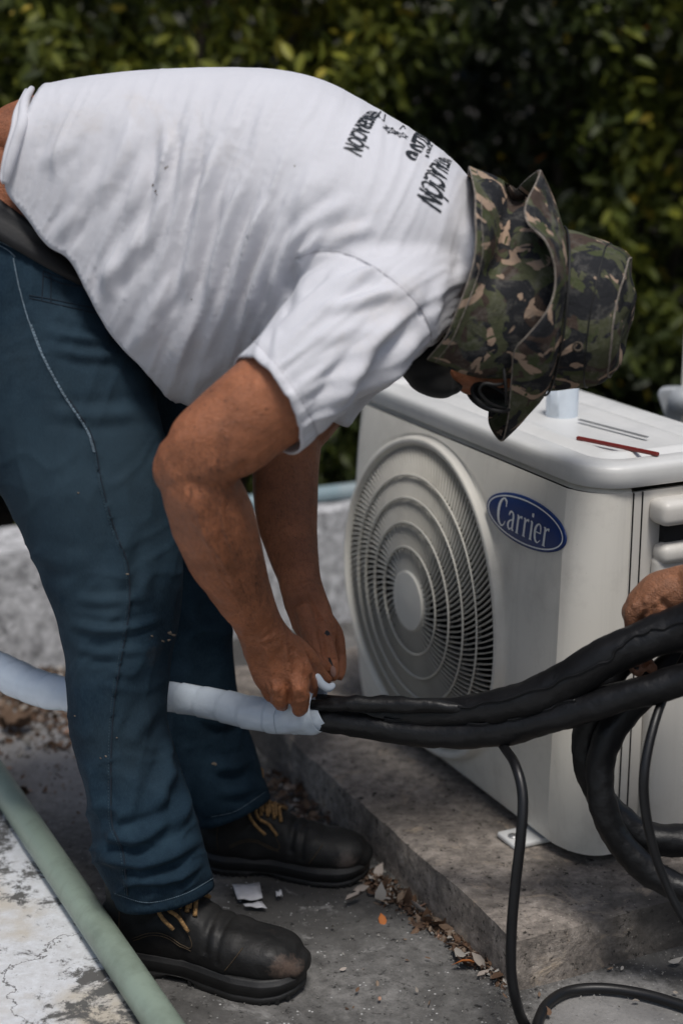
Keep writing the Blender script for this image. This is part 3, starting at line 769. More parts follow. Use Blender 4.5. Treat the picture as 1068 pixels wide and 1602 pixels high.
# ============================================================ THE WORKER
man = empty('person', P(190, 1480, 2.3)*1.0); man.location.z = 0; bpy.context.view_layer.update()
tag(man, 'man in white printed t-shirt, jeans and camouflage hat bending over the hose', 'person')
def ty(u): return 2.39-.19*(u-40)/820
TS = [(28, 152, 0, 340, .150, 2.6), (110, 127, 75, 430, .172, 2.8), (190, 114, 150, 500, .184, 2.8), (270, 107, 222, 588, .190, 2.6), (350, 105, 300, 627, .190, 2.4), (430, 108, 385, 606, .190, 2.2), (500, 124, 455, 590, .195, 2.1), (570, 160, 530, 585, .20, 2), (640, 202, 600, 560, .19, 2), (700, 246, 655, 530, .16, 2), (733, 285, 695, 490, .125, 2), (752, 325, 722, 455, .095, 2), (772, 350, 740, 450, .08, 2)]
torso = [((a+c)/2, (b+d)/2, sqrt((a-c)**2+(b-d)**2)/2, f, g) for a, b, c, d, f, g in TS]
def tor(k=0., dd=0.): return loft2([(a+0, b, c, d, ty((a+c)/2), f, g) for a, b, c, d, f, g in TS], 56, 6)
pelv = [(92, 300, 172, 2.39, .160, 2.5), (62, 345, 182, 2.39, .170, 2.5), (34, 420, 192, 2.385, .186, 2.5), (34, 500, 196, 2.385, .192, 2.4), (58, 585, 185, 2.39, .185, 2.2)]
# sleeve/upper arm
slv = [(650, 405, 100, 2.26, .10), (612, 450, 112, 2.17, .10), (562, 502, 108, 2.09, .092), (510, 548, 99, 2.045, .083), (465, 592, 89, 2.02, .077), (424, 628, 87, 2.01, .075), (395, 655, 87, 2.005, .075)]
fsl = [(640, 420, 90, 2.36, .10), (600, 470, 95, 2.50, .09), (560, 520, 92, 2.545, .08), (520, 570, 84, 2.55, .075), (485, 620, 78, 2.55, .072)]
shirt = remesh('t_shirt', [tor(), loft(pst([(a, b+dv, w+k, y, d+.012, e) for (a, b, w, y, d, e), k, dv in zip(pelv[:4], (-22, -4, 14, 14), (12, 6, 0, 0))]), 40, 5), loft(pst(slv), 36, 5), loft(pst(fsl), 32, 5)], .0042, 9, M['shirt'], man)
hem = np.array([(70, 60), (45, 140), (30, 200), (4, 288), (40, 338), (78, 383), (112, 402), (140, 450), (178, 520), (238, 592), (290, 700)], float)
hem = spline(hem, 4)
HEMW = np.array([[P(u, v, 2.2).x, P(u, v, 2.2).z] for u, v in hem])
def hem_side(co):
    p = co[:, [0, 2]].copy()
    # perspective-correct to reference depth 2.2 so the cut follows a real edge on near side
    d, t, s = segdist(p, HEMW); return d, t, s
CA, CB, CC = P(372, 552, 2.01), P(475, 703, 1.97), P(436, 716, 2.06)
cn = (CB-CA).cross(CC-CA).normalized(); axs = (P(424, 628, 2.01)-P(560, 502, 2.09)).normalized()
if cn.dot(axs) < 0: cn = -cn
fa, fb = P(485, 620, 2.55), (P(485, 620, 2.55)-P(560, 520, 2.545)).normalized()
def keep_shirt(co):
    d, t, s = hem_side(co); k = (s > 0)
    k |= (d > .6)
    q = co-np.array(CA); r = q@np.array(cn); nearc = np.linalg.norm(co-np.array(P(424, 628, 2.01)), axis=1) < .135
    k &= ~((r > 0) & nearc & (co[:, 1] < 2.10) & (projn(co)[:, 0] < 500))
    q2 = (co-np.array(fa))@np.array(fb); k &= ~((q2 > 0) & (np.linalg.norm(co-np.array(fa), axis=1) < .15))
    return k
def snap_shirt(co):
    out = co.copy(); d, t, s = hem_side(co)
    for i, p in enumerate(co):
        v = Vector(p)
        if d[i] < .012:
            L2 = HEMW; best = None
            for j in range(len(L2)-1):
                a, b = L2[j], L2[j+1]; ab = b-a; tt = min(1, max(0, (p[[0, 2]]-a)@ab/(ab@ab))); q = a+tt*ab; dd = ((p[[0, 2]]-q)**2).sum()
                if best is None or dd < best[0]: best = (dd, q)
            out[i][0], out[i][2] = best[1]
        elif (v-P(424, 628, 2.01)).length < .16: r = (v-CA).dot(cn)/cn.dot(axs); v = v-axs*r; out[i] = v
        else: r = (v-fa).dot(fb); out[i] = v-fb*r
    return out
fl_ = []
A_ = fl_.append
for pts, amp, w in [
 ([(262, 170), (258, 260), (245, 350), (225, 420)], .010, 11), ([(300, 180), (285, 280), (262, 380), (240, 470)], .009, 12),
 ([(345, 200), (322, 300), (300, 400), (282, 480)], .011, 12), ([(390, 240), (362, 330), (338, 420), (325, 520)], .011, 12),
 ([(420, 300), (392, 370), (368, 440), (352, 530)], .012, 11), ([(450, 330), (420, 400), (398, 450), (385, 510)], .012, 10),
 ([(215, 190), (180, 260), (130, 330)], .007, 16), ([(240, 330), (200, 400), (160, 450)], .009, 14),
 ([(270, 420), (235, 500), (212, 560)], .008, 14), ([(310, 470), (285, 540), (270, 590)], .008, 14),
 ([(120, 190), (90, 240), (60, 270)], .006, 14), ([(150, 300), (110, 350), (95, 385)], .006, 12),
 ([(180, 370), (170, 430), (175, 480)], .007, 12), ([(350, 540), (330, 580), (300, 605)], .006, 12),
 ([(500, 330), (455, 380), (430, 430), (415, 480)], .010, 10), ([(520, 345), (475, 395), (450, 440)], .008, 8),
 ([(365, 250), (350, 300), (340, 350)], .006, 9), ([(230, 230), (215, 300), (195, 350)], .007, 12),
 # sleeve
 ([(620, 420), (560, 430), (500, 455)], .006, 9), ([(640, 455), (560, 470), (490, 490)], .006, 9), ([(655, 480), (590, 530), (545, 600), (520, 670)], .012, 14),
 ([(668, 500), (625, 560), (585, 630)], .010, 13), ([(530, 410), (480, 440), (455, 470)], .007, 8), ([(600, 500), (540, 520), (480, 540)], .004, 12),
 ([(690, 430), (680, 490), (665, 535)], .007, 10), ([(725, 330), (738, 400), (715, 470)], .007, 12),
 ([(560, 560), (520, 620), (495, 680)], .008, 12), ([(420, 560), (440, 600), (470, 650)], .003, 10),
 ([(520, 250), (480, 300), (455, 350)], .006, 16), ([(560, 300), (520, 330), (480, 360)], .006, 12), ([(600, 350), (550, 365), (500, 385)], .005, 10)]:
    A_((pts, amp, w))
# armpit hollow, sleeve set-in seam, hems
A_(([(470, 400), (452, 430), (440, 470), (400, 530)], -.013, 12, 'x')); A_(([(462, 425), (450, 455), (445, 480)], -.006, 6, 'x'))
SEAM = [(462, 404), (500, 393), (540, 397), (585, 418), (625, 448), (655, 480), (672, 515), (672, 548), (655, 580)]
A_((SEAM, -.0035, 3.2, 'nofade'))
A_(([(392, 528), (428, 565), (463, 612), (487, 655), (500, 690)], -.0022, 2.5, 'nofade'))
A_(([(384, 541), (420, 578), (455, 626), (480, 672)], .0022, 9, 'x'))
def sdisp(co, uv, no):
    D = np.zeros(len(co)); idx = np.where(no[:, 1] < .3)[0]
    for i in idx:
        u, v = uv[i]; a = (u*.93+v*.36)/100; b = (-u*.36+v*.93)/100
        if u > 440 and v > 400: a, b = (u*.6+v*.8)/100, (u*.8-v*.6)/100
        w = noise.noise(Vector((a*.8, b*.6, 7)))*.8
        w3 = noise.noise(Vector((a*6, b*4, 3.3)))*.07
        f = abs(noise.noise(Vector((a*3.4+w+w3, b*.36+.37+w3, co[i, 1]*2+.2)))+.12*w3)
        f2 = abs(noise.noise(Vector((a*8.5+w*2.5+w3*2, b*.62+5.4+w3, co[i, 1]*3+.4))))
        k = .35+.65*min(1, max(0, (520-u)/120)) if v < 420 else .8
        if u < 240: k *= .8
        if v < 200: k *= max(.15, (v-100)/100)
        f = min(f, .38); f2 = min(f2, .4); D[i] = k*(.0088*((1-f)**3-.5)+.0040*((1-f2)**3-.5))
    return D
folds(shirt, fl_, True, sdisp)
mod(shirt, 'SMOOTH', factor=.3, iterations=1); bake(shirt)
shirt.data.polygons.foreach_set('use_smooth', [True]*len(shirt.data.polygons))
cutmesh(shirt, keep_shirt, snap_shirt, .003)
dg = bpy.context.evaluated_depsgraph_get()
SB = BVHTree.FromPolygons([v.co for v in shirt.data.vertices], [p.vertices for p in shirt.data.polygons])
def onto(bvh, u, v, off):
    """nearest surface point along the line of sight of a modelling pixel"""
    d = ray(u, v).normalized(); h = bvh.ray_cast(CAM, d)
    return (h[0]+(h[1] if h[1].dot(d) < 0 else -h[1])*off) if h[0] else None
def threadline(name, bvh, pts, off, r, m, par, sub=6, dash=None):
    q = [onto(bvh, a[0], a[1], off) for a in spline(pts, sub)]; q = [x for x in q if x]
    if len(q) < 3: return
    out = []; 
    if dash:
        for i in range(0, len(q)-1):
            c = q[i].lerp(q[i+1], .5); d = (q[i+1]-q[i])*dash*.5; out.append(tube([c-d, c+d], r, 5, 1))
        return mesh(name, *join(out), m, par)
    return mesh(name, *tube(q, r, 5, 1), m, par)
threadline('sleeve_seam', SB, SEAM, .0003, .0007, M['stitch_w'], shirt)
threadline('hem_stitching', SB, [(392, 528), (428, 565), (463, 612), (487, 655), (497, 680)], .0002, .0005, M['stitch_w'], shirt, 16, .6)
# rolled hem at the lower back
rl = ptube([(50, 139, 5, 2.33), (40, 158, 8, 2.27), (36, 190, 9, 2.22), (24, 228, 9, 2.205), (14, 262, 8, 2.20), (8, 286, 5, 2.20)], 12, 6)
rl2 = ptube([(42, 142, 4, 2.36), (28, 175, 6, 2.26), (22, 205, 6, 2.225), (12, 240, 6, 2.21), (5, 275, 5, 2.205), (7, 286, 4, 2.20)], 10, 6)
mesh('rolled_hem', *join([rl, rl2]), M['shirt'], shirt)

# print on the back: flat ink laid on the cloth
def backpt(phi, x, off=.0009):
    i = 0
    ax = [(u, v) for u, v, w, d, e in torso]; us = [a[0] for a in ax]
    v = np.interp(x, us, [a[1] for a in ax]); C0 = P(x, v, ty(x)); C1 = P(x+20, np.interp(x+20, us, [a[1] for a in ax]), ty(x+20)); T = (C1-C0).normalized()
    B = Vector((0, -1, 0)); B = (B-T*B.dot(T)).normalized(); A = B.cross(T)
    if A.z < 0: A = -A
    d = (A*cos(phi)+B*sin(phi)).normalized(); h = SB.ray_cast(C0+d*.6, -d)
    return (h[0]-(-h[1] if h[1].dot(d) > 0 else h[1])*off) if h[0] else None
def textpolys(s, bold=.02):
    cu = bpy.data.curves.new('txt', 'FONT'); cu.body = s; cu.offset = bold; cu.size = 1; cu.resolution_u = 3
    o = bpy.data.objects.new('txt', cu); COL.objects.link(o)
    dg = bpy.context.evaluated_depsgraph_get(); me = bpy.data.meshes.new_from_object(o.evaluated_get(dg))
    bm = bmesh.new(); bm.from_mesh(me); bmesh.ops.triangulate(bm, faces=bm.faces)
    for _ in range(2):
        bmesh.ops.subdivide_edges(bm, edges=[e for e in bm.edges if e.calc_length() > .12], cuts=1); bmesh.ops.triangulate(bm, faces=bm.faces)
    V = [v.co.copy() for v in bm.verts]; F = [[v.index for v in f.verts] for f in bm.faces]; bm.free()
    bpy.data.objects.remove(o); bpy.data.curves.remove(cu); bpy.data.meshes.remove(me); return V, F
_cache = []
for _x in np.linspace(500, 760, 66):
    for _p in np.linspace(-.2, 1.35, 63):
        q = backpt(_p, _x)
        if q: _cache.append((*projn(np.array([q]))[0], _p, _x, q.y))
_cache = np.array(_cache)
def inv(u, v):
    d = (_cache[:, 0]-u)**2+(_cache[:, 1]-v)**2
    d = d+((_cache[:, 2] < .0)*1e5); k = np.argsort(d)[:4]; w = 1/(d[k]+.5); w /= w.sum()
    return float((w*_cache[k, 2]).sum()), float((w*_cache[k, 3]).sum())
def print_text(name, s, c0, c1, tm):
    """c0: base, top at reading end; c1: base, top at fraction tm"""
    V, F = textpolys(s, .03); w = max(v.x for v in V); h = .72; out = []; ok = []
    B1, T1, Bm, Tm = [np.array(inv(*p)) for p in (*c0, *c1)]
    for v in V:
        t = v.x/w; k = (1-t)/(1-tm); e = v.y/h
        b = B1+(Bm-B1)*k; tt = T1+(Tm-T1)*k; q = b+(tt-b)*e
        q = backpt(q[0], q[1]); out.append(q if q else Vector((0, 0, 0))); ok.append(q is not None)
    F = [f for f in F if all(ok[i] for i in f)]
    if F: return mesh(name, out, F, M['ink'], shirt, False)
print_text('printed_lettering', 'REFRIGERACIÓN', ((538, 232), (566, 246)), ((553, 200), (577, 209)), .64)
print_text('printed_lettering', 'INSTALACIÓN', ((654, 306), (689, 333)), ((669, 268), (700, 288)), .62)
print_text('printed_number', '90220', ((640, 232), (662, 245)), ((647, 215), (668, 226)), .6)
print_text('printed_number', '2701', ((664, 244), (672, 248)), ((668, 231), (675, 236)), .5)
def polyprint(name, polys):
    V = []; F = []
    for pl in polys:
        q = [backpt(a, b) for a, b in pl]
        if any(x is None for x in q): continue
        o = len(V); V += q; F.append(tuple(range(o, o+len(q))))
    if V: mesh(name, V, F, M['ink'], shirt, False)
def ringpoly(cp_, cx, rp, rx, k0, n=20):
    return [[(cp_+rp*k*cos(a), cx+rx*k*sin(a)) for a, k in ((a0, k0), (a1, k0), (a1, 1), (a0, 1))] for a0, a1 in zip(np.linspace(0, 2*pi, n+1)[:-1], np.linspace(0, 2*pi, n+1)[1:])]
dp, dx = inv(648, 244)
polyprint('printed_disc', ringpoly(dp, dx, .075, 13, .42)+ringpoly(dp-.02, dx, .02, 3.5, .0))
sn = []
s0_, s1_ = inv(611, 204), inv(628, 211)
for (cpn, cxn), rp, rx in ((s0_, .07, 10), (s1_, .06, 9)):
    for k in range(6):
        a = pi*k/3; b = a+.16; sn.append([(cpn, cxn), (cpn+rp*cos(a-.16), cxn+rx*sin(a-.16)), (cpn+rp*1.15*cos(a), cxn+rx*1.15*sin(a)), (cpn+rp*cos(b), cxn+rx*sin(b))])
    sn += ringpoly(cpn, cxn, rp*.8, rx*.8, .8, 12)
def _seg(u0, v0, u1, v1, w=.009):
    (a, b), (c, d) = inv(u0, v0), inv(u1, v1); n_ = np.array([-(d-b), (c-a)*160]); n_ = n_/(np.hypot(*n_)+1e-9); e = (n_[0]*w, n_[1]*w*100)
    return [(a-e[0], b-e[1]), (c-e[0], d-e[1]), (c+e[0], d+e[1]), (a+e[0], b+e[1])]
for sgm in ((600, 190, 592, 182), (592, 182, 596, 172), (600, 190, 603, 178), (625, 202, 631, 196), (631, 196, 634, 202)): sn.append(_seg(*sgm))
polyprint('printed_snowflake', sn)

# ---------------- jeans
nleg = [(60, 520, 165, 2.31, .125), (88, 600, 162, 2.275, .12), (106, 660, 146, 2.26, .112), (135, 740, 134, 2.24, .102), (163, 830, 121, 2.225, .095), (178, 900, 110, 2.215, .09), (186, 960, 98, 2.21, .088), (187, 1020, 84, 2.205, .084), (185, 1085, 77, 2.20, .08), (188, 1140, 75, 2.195, .078), (203, 1200, 76, 2.19, .078), (218, 1260, 80, 2.185, .08), (231, 1320, 85, 2.18, .08), (248, 1365, 80, 2.18, .076), (258, 1400, 78, 2.18, .074), (262, 1440, 74, 2.18, .07)]
fleg = [(100, 520, 150, 2.47, .11), (150, 600, 125, 2.49, .105), (205, 700, 112, 2.50, .10), (255, 800, 96, 2.50, .092), (278, 900, 80, 2.50, .086), (290, 980, 73, 2.495, .082), (300, 1060, 68, 2.49, .078), (312, 1130, 68, 2.485, .076), (335, 1190, 68, 2.48, .075), (358, 1240, 60, 2.48, .072), (368, 1265, 58, 2.48, .07), (374, 1300, 56, 2.48, .068)]
jeans = remesh('jeans', [loft(pst(pelv[1:]), 40, 5), loft(pst(nleg), 36, 5), loft(pst(fleg), 32, 5)], .0045, 8, M['denim'], man)
WA, WN = P(45, 350, 2.39), (P(8, 420, 2.385)-P(80, 305, 2.39)).normalized()
def plane3(a, b, c, ref):
    n = (b-a).cross(c-a).normalized()
    return (a, n if n.dot(ref) > 0 else -n)
dn = Vector((0, 0, -1))
h1 = plane3(P(178, 1418, 2.16), P(338, 1388, 2.17), P(235, 1432, 2.10), dn)
h2 = plane3(P(318, 1293, 2.46), P(418, 1252, 2.48), P(365, 1286, 2.40), dn)
def keep_j(co):
    k = (co-np.array(P(64, 344, 2.39)))@np.array(WN) > 0
    for (a, n), sel in ((h1, co[:, 1] < 2.33), (h2, co[:, 1] >= 2.33)): k &= ~(((co-np.array(a))@np.array(n) > 0) & sel & (co[:, 2] < .3))
    return k
def snap_j(co):
    out = co.copy()
    for i, p in enumerate(co):
        if p[2] > .5: continue
        a, n = h1 if p[1] < 2.33 else h2; v = Vector(p); out[i] = v-n*((v-a).dot(n))
    return out
jf = [([(60, 640), (150, 650), (240, 640)], .004, 12), ([(105, 935), (170, 940), (250, 930)], .0035, 8), ([(100, 975), (180, 985), (268, 965)], .006, 7), ([(108, 1010), (170, 1020), (262, 1010)], .0035, 7),
 ([(115, 1050), (180, 1045), (240, 1055)], .002, 8), ([(262, 1085), (225, 1130), (200, 1180)], .007, 12), ([(150, 1290), (190, 1310), (235, 1300), (300, 1255)], .011, 11), ([(150, 1325), (200, 1350), (260, 1340), (325, 1300)], .013, 11),
 ([(165, 1355), (215, 1378), (280, 1368), (330, 1335)], .010, 9), ([(270, 1180), (250, 1240), (235, 1300)], .009, 12), ([(295, 1210), (285, 1270), (270, 1320)], .008, 10), ([(130, 1180), (150, 1240), (155, 1290)], .006, 12),
 ([(175, 1400), (232, 1416), (338, 1374)], -.003, 3, 'nofade'), ([(320, 1280), (370, 1270), (418, 1238)], -.003, 3, 'nofade'),
 ([(320, 900), (300, 960), (340, 1000)], .008, 10), ([(300, 1100), (340, 1130), (385, 1120)], .009, 10), ([(320, 1190), (360, 1200), (405, 1180)], .009, 10), ([(330, 1230), (370, 1238), (412, 1215)], .007, 9),
 ([(60, 512), (120, 530), (190, 530)], .006, 9), ([(70, 540), (140, 556), (215, 552)], .006, 9), ([(210, 800), (190, 870), (205, 930)], .005, 14), ([(240, 850), (225, 920), (235, 960)], .005, 12),
 ([(10, 372), (70, 405), (120, 450)], .003, 8), ([(30, 860), (100, 880), (160, 870)], .003, 14), ([(270, 1140), (262, 1200), (285, 1250)], .006, 9)]
SIDES = [(32, 385), (24, 402), (34, 450), (50, 505), (72, 560), (105, 620), (138, 670), (150, 705), (160, 760), (180, 830), (199, 880), (203, 935), (198, 985), (188, 1040), (180, 1090), (175, 1150), (174, 1220), (176, 1290), (192, 1330), (200, 1400)]
jf.append((SIDES, .0042, 6, 'step'))
def jdisp(co, uv, no):
    D = np.zeros(len(co))
    for i in np.where(no[:, 1] < .4)[0]:
        u, v = uv[i]; k = .35+.55*exp(-((v-990)/80)**2)+1.3*exp(-((v-1320)/90)**2)
        w_ = noise.noise(Vector((u/70, v/90, 3)))
        f = abs(noise.noise(Vector((u/95+.5*w_, v/48+u/150+.9*w_, co[i, 1]*2))))
        g = abs(noise.noise(Vector((u/40+v/260+.4*w_, v/190, 5))))
        D[i] = k*.0055*((1-f)**4-.3)+.0028*((1-g)**5-.25)+.0035*noise.noise(Vector((u/75, v/110, 9)))
    return D
folds(jeans, jf, True, jdisp)
cutmesh(jeans, keep_j, snap_j, .004)
JB = BVHTree.FromPolygons([v.co for v in jeans.data.vertices], [p.vertices for p in jeans.data.polygons])
threadline('side_seam', JB, SIDES[5:], .0002, .0012, M['dseam'], jeans)
threadline('side_stitching', JB, [(a-4, b) for a, b in SIDES[7:]], .0002, .0005, M['seam2'], jeans, 14, .6)
threadline('seam_thread', JB, [(a-3, b+2) for a, b in SIDES[1:8]], .0004, .0009, M['seam'], jeans, 20, .95)
threadline('worn_seam', JB, [(a-1, b+3) for a, b in SIDES[3:8]], .0003, .0011, M['seam'], jeans, 11, .85)
for pl in ([(46, 462), (80, 468), (150, 483), (172, 487)], [(46, 466), (85, 475), (150, 490), (175, 494)], [(68, 425), (66, 470)], [(80, 432), (80, 472)], [(68, 424), (100, 436), (140, 444)], [(70, 432), (100, 444), (142, 452)]):
    threadline('pocket_stitching', JB, pl if len(pl) > 2 else [pl[0], ((pl[0][0]+pl[1][0])/2, (pl[0][1]+pl[1][1])/2), pl[1]], .0003, .0009, M['dseam'], jeans, 8)
for pl in ([(0, 378), (22, 388), (38, 394)], [(0, 384), (14, 392), (24, 402)]): threadline('yoke_stitching', JB, pl, .0003, .0008, M['seam'], jeans, 8, .7)
threadline('hem_thread', JB, [(180, 1398), (232, 1412), (290, 1398), (336, 1372)], .0003, .0006, M['seam'], jeans, 18, .5)
threadline('hem_thread', JB, [(330, 1278), (370, 1268), (416, 1238)], .0003, .0006, M['seam'], jeans, 18, .5)
# belt
def band(c0, w0, d0, c1, w1, d1, name, m, par, th):
    o = grid(name, [], m) if 0 else None
bs_ = pst([(78, 322, 185, 2.39, .175, 2.5), (62, 346, 187, 2.39, .180, 2.5), (46, 374, 192, 2.388, .187, 2.5)])
V, F = loft(bs_, 56, 3, cap=False); belt = mesh('belt', V, F, M['belt'], man); mod(belt, 'SOLIDIFY', thickness=.004, offset=1)

# ---------------- body: one continuous skin mesh (neck, head, arms, hands, lower back)
body = [loft(pst([(70, 300, 130, 2.39, .140), (50, 350, 140, 2.39, .150), (20, 420, 140, 2.385, .15)]), 32, 4)]
body.append(loft2([(-60, 205, 0, 380, 2.40, .135, 2)]+[(a+2, b+7+(4 if a > 100 else 0), a+(c-a)*.62+2, b+(d-b)*.62, ty((a+c)/2), f-.045, 2) for a, b, c, d, f, g in TS[:5]]+[(a, b+14, c, d-18, ty((a+c)/2), f-.045, 2) for a, b, c, d, f, g in TS[5:-1]], 36, 4))
body.append(loft(pst([(700, 400, 75, 2.235, .07), (760, 430, 66, 2.225, .06), (800, 470, 75, 2.21, .07)]), 24, 4))            # neck
body.append(loft(pst([(740, 480, 60, 2.22, .06), (790, 485, 100, 2.21, .078), (850, 485, 108, 2.20, .082), (895, 490, 92, 2.195, .074), (920, 494, 55, 2.19, .045)]), 28, 5))  # skull
body.append(loft(pst([(800, 560, 45, 2.21, .062), (740, 565, 42, 2.21, .058), (690, 572, 34, 2.21, .05), (668, 580, 22, 2.21, .035)]), 24, 4))  # jaw
body.append(ptube([(790, 585, 9, 2.205), (760, 594, 10, 2.20), (735, 606, 12, 2.20), (722, 603, 9, 2.20)], 12, 4))             # nose
body.append(ptube([(712, 596, 8, 2.20), (706, 603, 6, 2.2), (700, 600, 6, 2.20)], 10, 3))                                      # lips
body.append(ptube([(765, 470, 8, 2.135), (755, 500, 9, 2.13), (770, 520, 8, 2.14), (785, 500, 8, 2.14)], 10, 3))                 # ear
# near arm
body.append(loft(pst([(640, 425, 78, 2.23, .07), (560, 500, 80, 2.10, .07), (470, 590, 78, 2.022, .062), (420, 628, 77, 2.01, .060), (365, 672, 74, 2.008, .057), (320, 706, 68, 2.01, .052), (296, 724, 54, 2.012, .045)]), 28, 5))
body.append(loft(pst([(296, 722, 50, 2.012, .044), (312, 762, 62, 2.02, .050), (333, 815, 67, 2.045, .053), (352, 868, 60, 2.08, .049), (377, 922, 47, 2.115, .039), (398, 965, 39, 2.142, .029), (410, 988, 38, 2.155, .026), (424, 1015, 44, 2.165, .023), (437, 1042, 47, 2.17, .021), (448, 1062, 44, 2.172, .019), (455, 1078, 33, 2.175, .015)]), 28, 5))
body.append(ball(P(272, 733, 2.012), (.026, .032, .034)))   # elbow point
def finger(rows): return ptube(rows, 12, 5)
body += [finger([(412, 1052, 13, 2.172), (420, 1078, 13, 2.178), (432, 1092, 12, 2.20), (444, 1096, 10, 2.222)]),               # little
 finger([(424, 1050, 14, 2.165), (433, 1077, 15, 2.158), (438, 1092, 13.5, 2.172), (439, 1101, 11.5, 2.195), (442, 1103, 10, 2.215)]),   # ring
 finger([(455, 1050, 15, 2.165), (467, 1076, 16.5, 2.157), (469, 1095, 15, 2.171), (469, 1108, 13, 2.180), (468, 1112, 11, 2.197), (466, 1110, 10, 2.215)]),  # middle
 finger([(462, 1040, 14, 2.175), (481, 1062, 13, 2.205), (485, 1082, 12, 2.235), (478, 1095, 10, 2.25)]),      # index
 finger([(432, 1000, 18, 2.168), (460, 1010, 17, 2.185), (482, 1028, 14, 2.205), (494, 1046, 12, 2.225), (505, 1058, 10, 2.24), (512, 1064, 8, 2.247)])]  # thumb
# far arm
body.append(loft(pst([(620, 440, 70, 2.42, .07), (560, 520, 72, 2.53, .064), (500, 600, 66, 2.55, .056), (455, 668, 58, 2.53, .05)]), 24, 5))
body.append(loft(pst([(455, 660, 52, 2.53, .048), (447, 730, 52, 2.50, .05), (447, 790, 50, 2.47, .048), (456, 850, 42, 2.43, .038), (468, 905, 34, 2.385, .029), (476, 935, 34, 2.365, .026), (487, 965, 34, 2.345, .024), (498, 990, 30, 2.33, .02), (504, 1005, 22, 2.32, .015)]), 24, 5))
body += [finger([(500, 975, 14, 2.315), (509, 1000, 13, 2.298), (514, 1018, 11.8, 2.286), (518, 1038, 11, 2.282), (520, 1052, 10, 2.282), (521, 1062, 7.5, 2.283)]),   # far index
 finger([(508, 965, 13, 2.35), (525, 992, 12.5, 2.355), (531, 1022, 10.5, 2.35), (532, 1048, 9.5, 2.335), (528, 1062, 7.5, 2.325)]),
 finger([(495, 980, 13, 2.36), (510, 1010, 12, 2.365), (515, 1040, 11, 2.355), (510, 1060, 9, 2.335)]),
 finger([(485, 975, 12, 2.37), (495, 1008, 11, 2.375), (500, 1036, 10, 2.365), (498, 1052, 8, 2.345)]),
 finger([(472, 950, 15, 2.325), (482, 985, 15, 2.30), (492, 1010, 13, 2.282), (500, 1035, 11, 2.272), (506, 1052, 9, 2.27)])]  # far thumb
skin = remesh('body', body, .0024, 3, M['skin'], man)
sf = [([(425, 1070), (432, 1078), (440, 1082)], .0048, 6, 'x'), ([(458, 1073), (468, 1078), (478, 1076)], .0050, 6, 'x'), ([(448, 1062), (452, 1080), (454, 1100)], -.006, 3.5, 'x'), ([(420, 1062), (423, 1082), (428, 1094)], -.004, 3, 'x'), ([(486, 1050), (487, 1070), (482, 1088)], -.004, 3, 'x'), ([(428, 1088), (437, 1092), (447, 1088)], -.002, 2.5, 'x'), ([(460, 1090), (469, 1094), (480, 1089)], -.002, 2.5, 'x'), ([(512, 985), (518, 1015), (522, 1040)], -.003, 3, 'x'), ([(495, 985), (504, 1010), (510, 1040)], -.004, 3, 'x'),
 ([(445, 1000), (450, 1035), (458, 1065)], .0028, 4, 'x'), ([(415, 1005), (422, 1040), (428, 1068)], .0026, 4, 'x'), ([(462, 1008), (470, 1035), (474, 1062)], .0022, 4, 'x'), ([(300, 770), (318, 830), (350, 880), (372, 930)], .0022, 3, 'x'), ([(345, 770), (352, 830), (380, 900)], .0020, 3, 'x'), ([(290, 800), (325, 850), (345, 900), (390, 960)], .0018, 2.5, 'x'), ([(398, 800), (405, 860), (425, 930)], .0018, 3, 'x'), ([(400, 1000), (418, 1020), (436, 1050)], .0016, 2.2, 'x'), ([(425, 985), (440, 1010), (462, 1050)], .0016, 2.2, 'x'), ([(460, 920), (480, 950), (505, 985)], .0018, 2.5, 'x'), ([(475, 915), (495, 950), (515, 990)], .0016, 2.2, 'x'), ([(450, 1012), (468, 1022), (484, 1036)], -.003, 3.5, 'x'), ([(430, 1005), (440, 1040), (446, 1062)], -.0012, 5, 'x'),
 ([(384, 992), (408, 998), (440, 985)], -.0014, 3, 'x'), ([(388, 1006), (412, 1008), (446, 998)], -.0014, 3, 'x'),
 ([(398, 735), (385, 728), (360, 740)], -.005, 7, 'x'), ([(395, 745), (375, 750), (350, 735)], -.003, 6, 'x'), ([(300, 660), (270, 700), (262, 740)], .003, 14, 'x'),
 ([(295, 760), (330, 840), (380, 930)], .003, 12, 'x'), ([(350, 740), (385, 840), (410, 930)], .002, 10, 'x'), ([(330, 790), (360, 870), (395, 940)], -.002, 10, 'x'), ([(442, 908), (460, 912), (490, 905)], -.0014, 3, 'x'), ([(445, 918), (462, 922), (494, 914)], -.0012, 3, 'x'),
 ([(508, 1005), (516, 1004), (522, 1000)], .0016, 4, 'x'), ([(513, 1035), (520, 1034), (526, 1030)], -.001, 3, 'x'), ([(462, 1003), (470, 1014), (480, 1020)], -.0012, 3, 'x')]
def skd(co, uv, no):
    D = np.zeros(len(co))
    sel = np.where((uv[:, 1] > 550) & (uv[:, 0] < 540) & (no[:, 1] < .4))[0]
    for i in sel:
        q = Vector(co[i]); D[i] = .0013*noise.noise(q*45)+.0024*noise.noise(q*20)+(.0007*noise.noise(q*120) if uv[i, 1] > 960 else 0)
    return D
folds(skin, sf, True, skd)
KB = BVHTree.FromPolygons([v.co for v in skin.data.vertices], [p.vertices for p in skin.data.polygons])
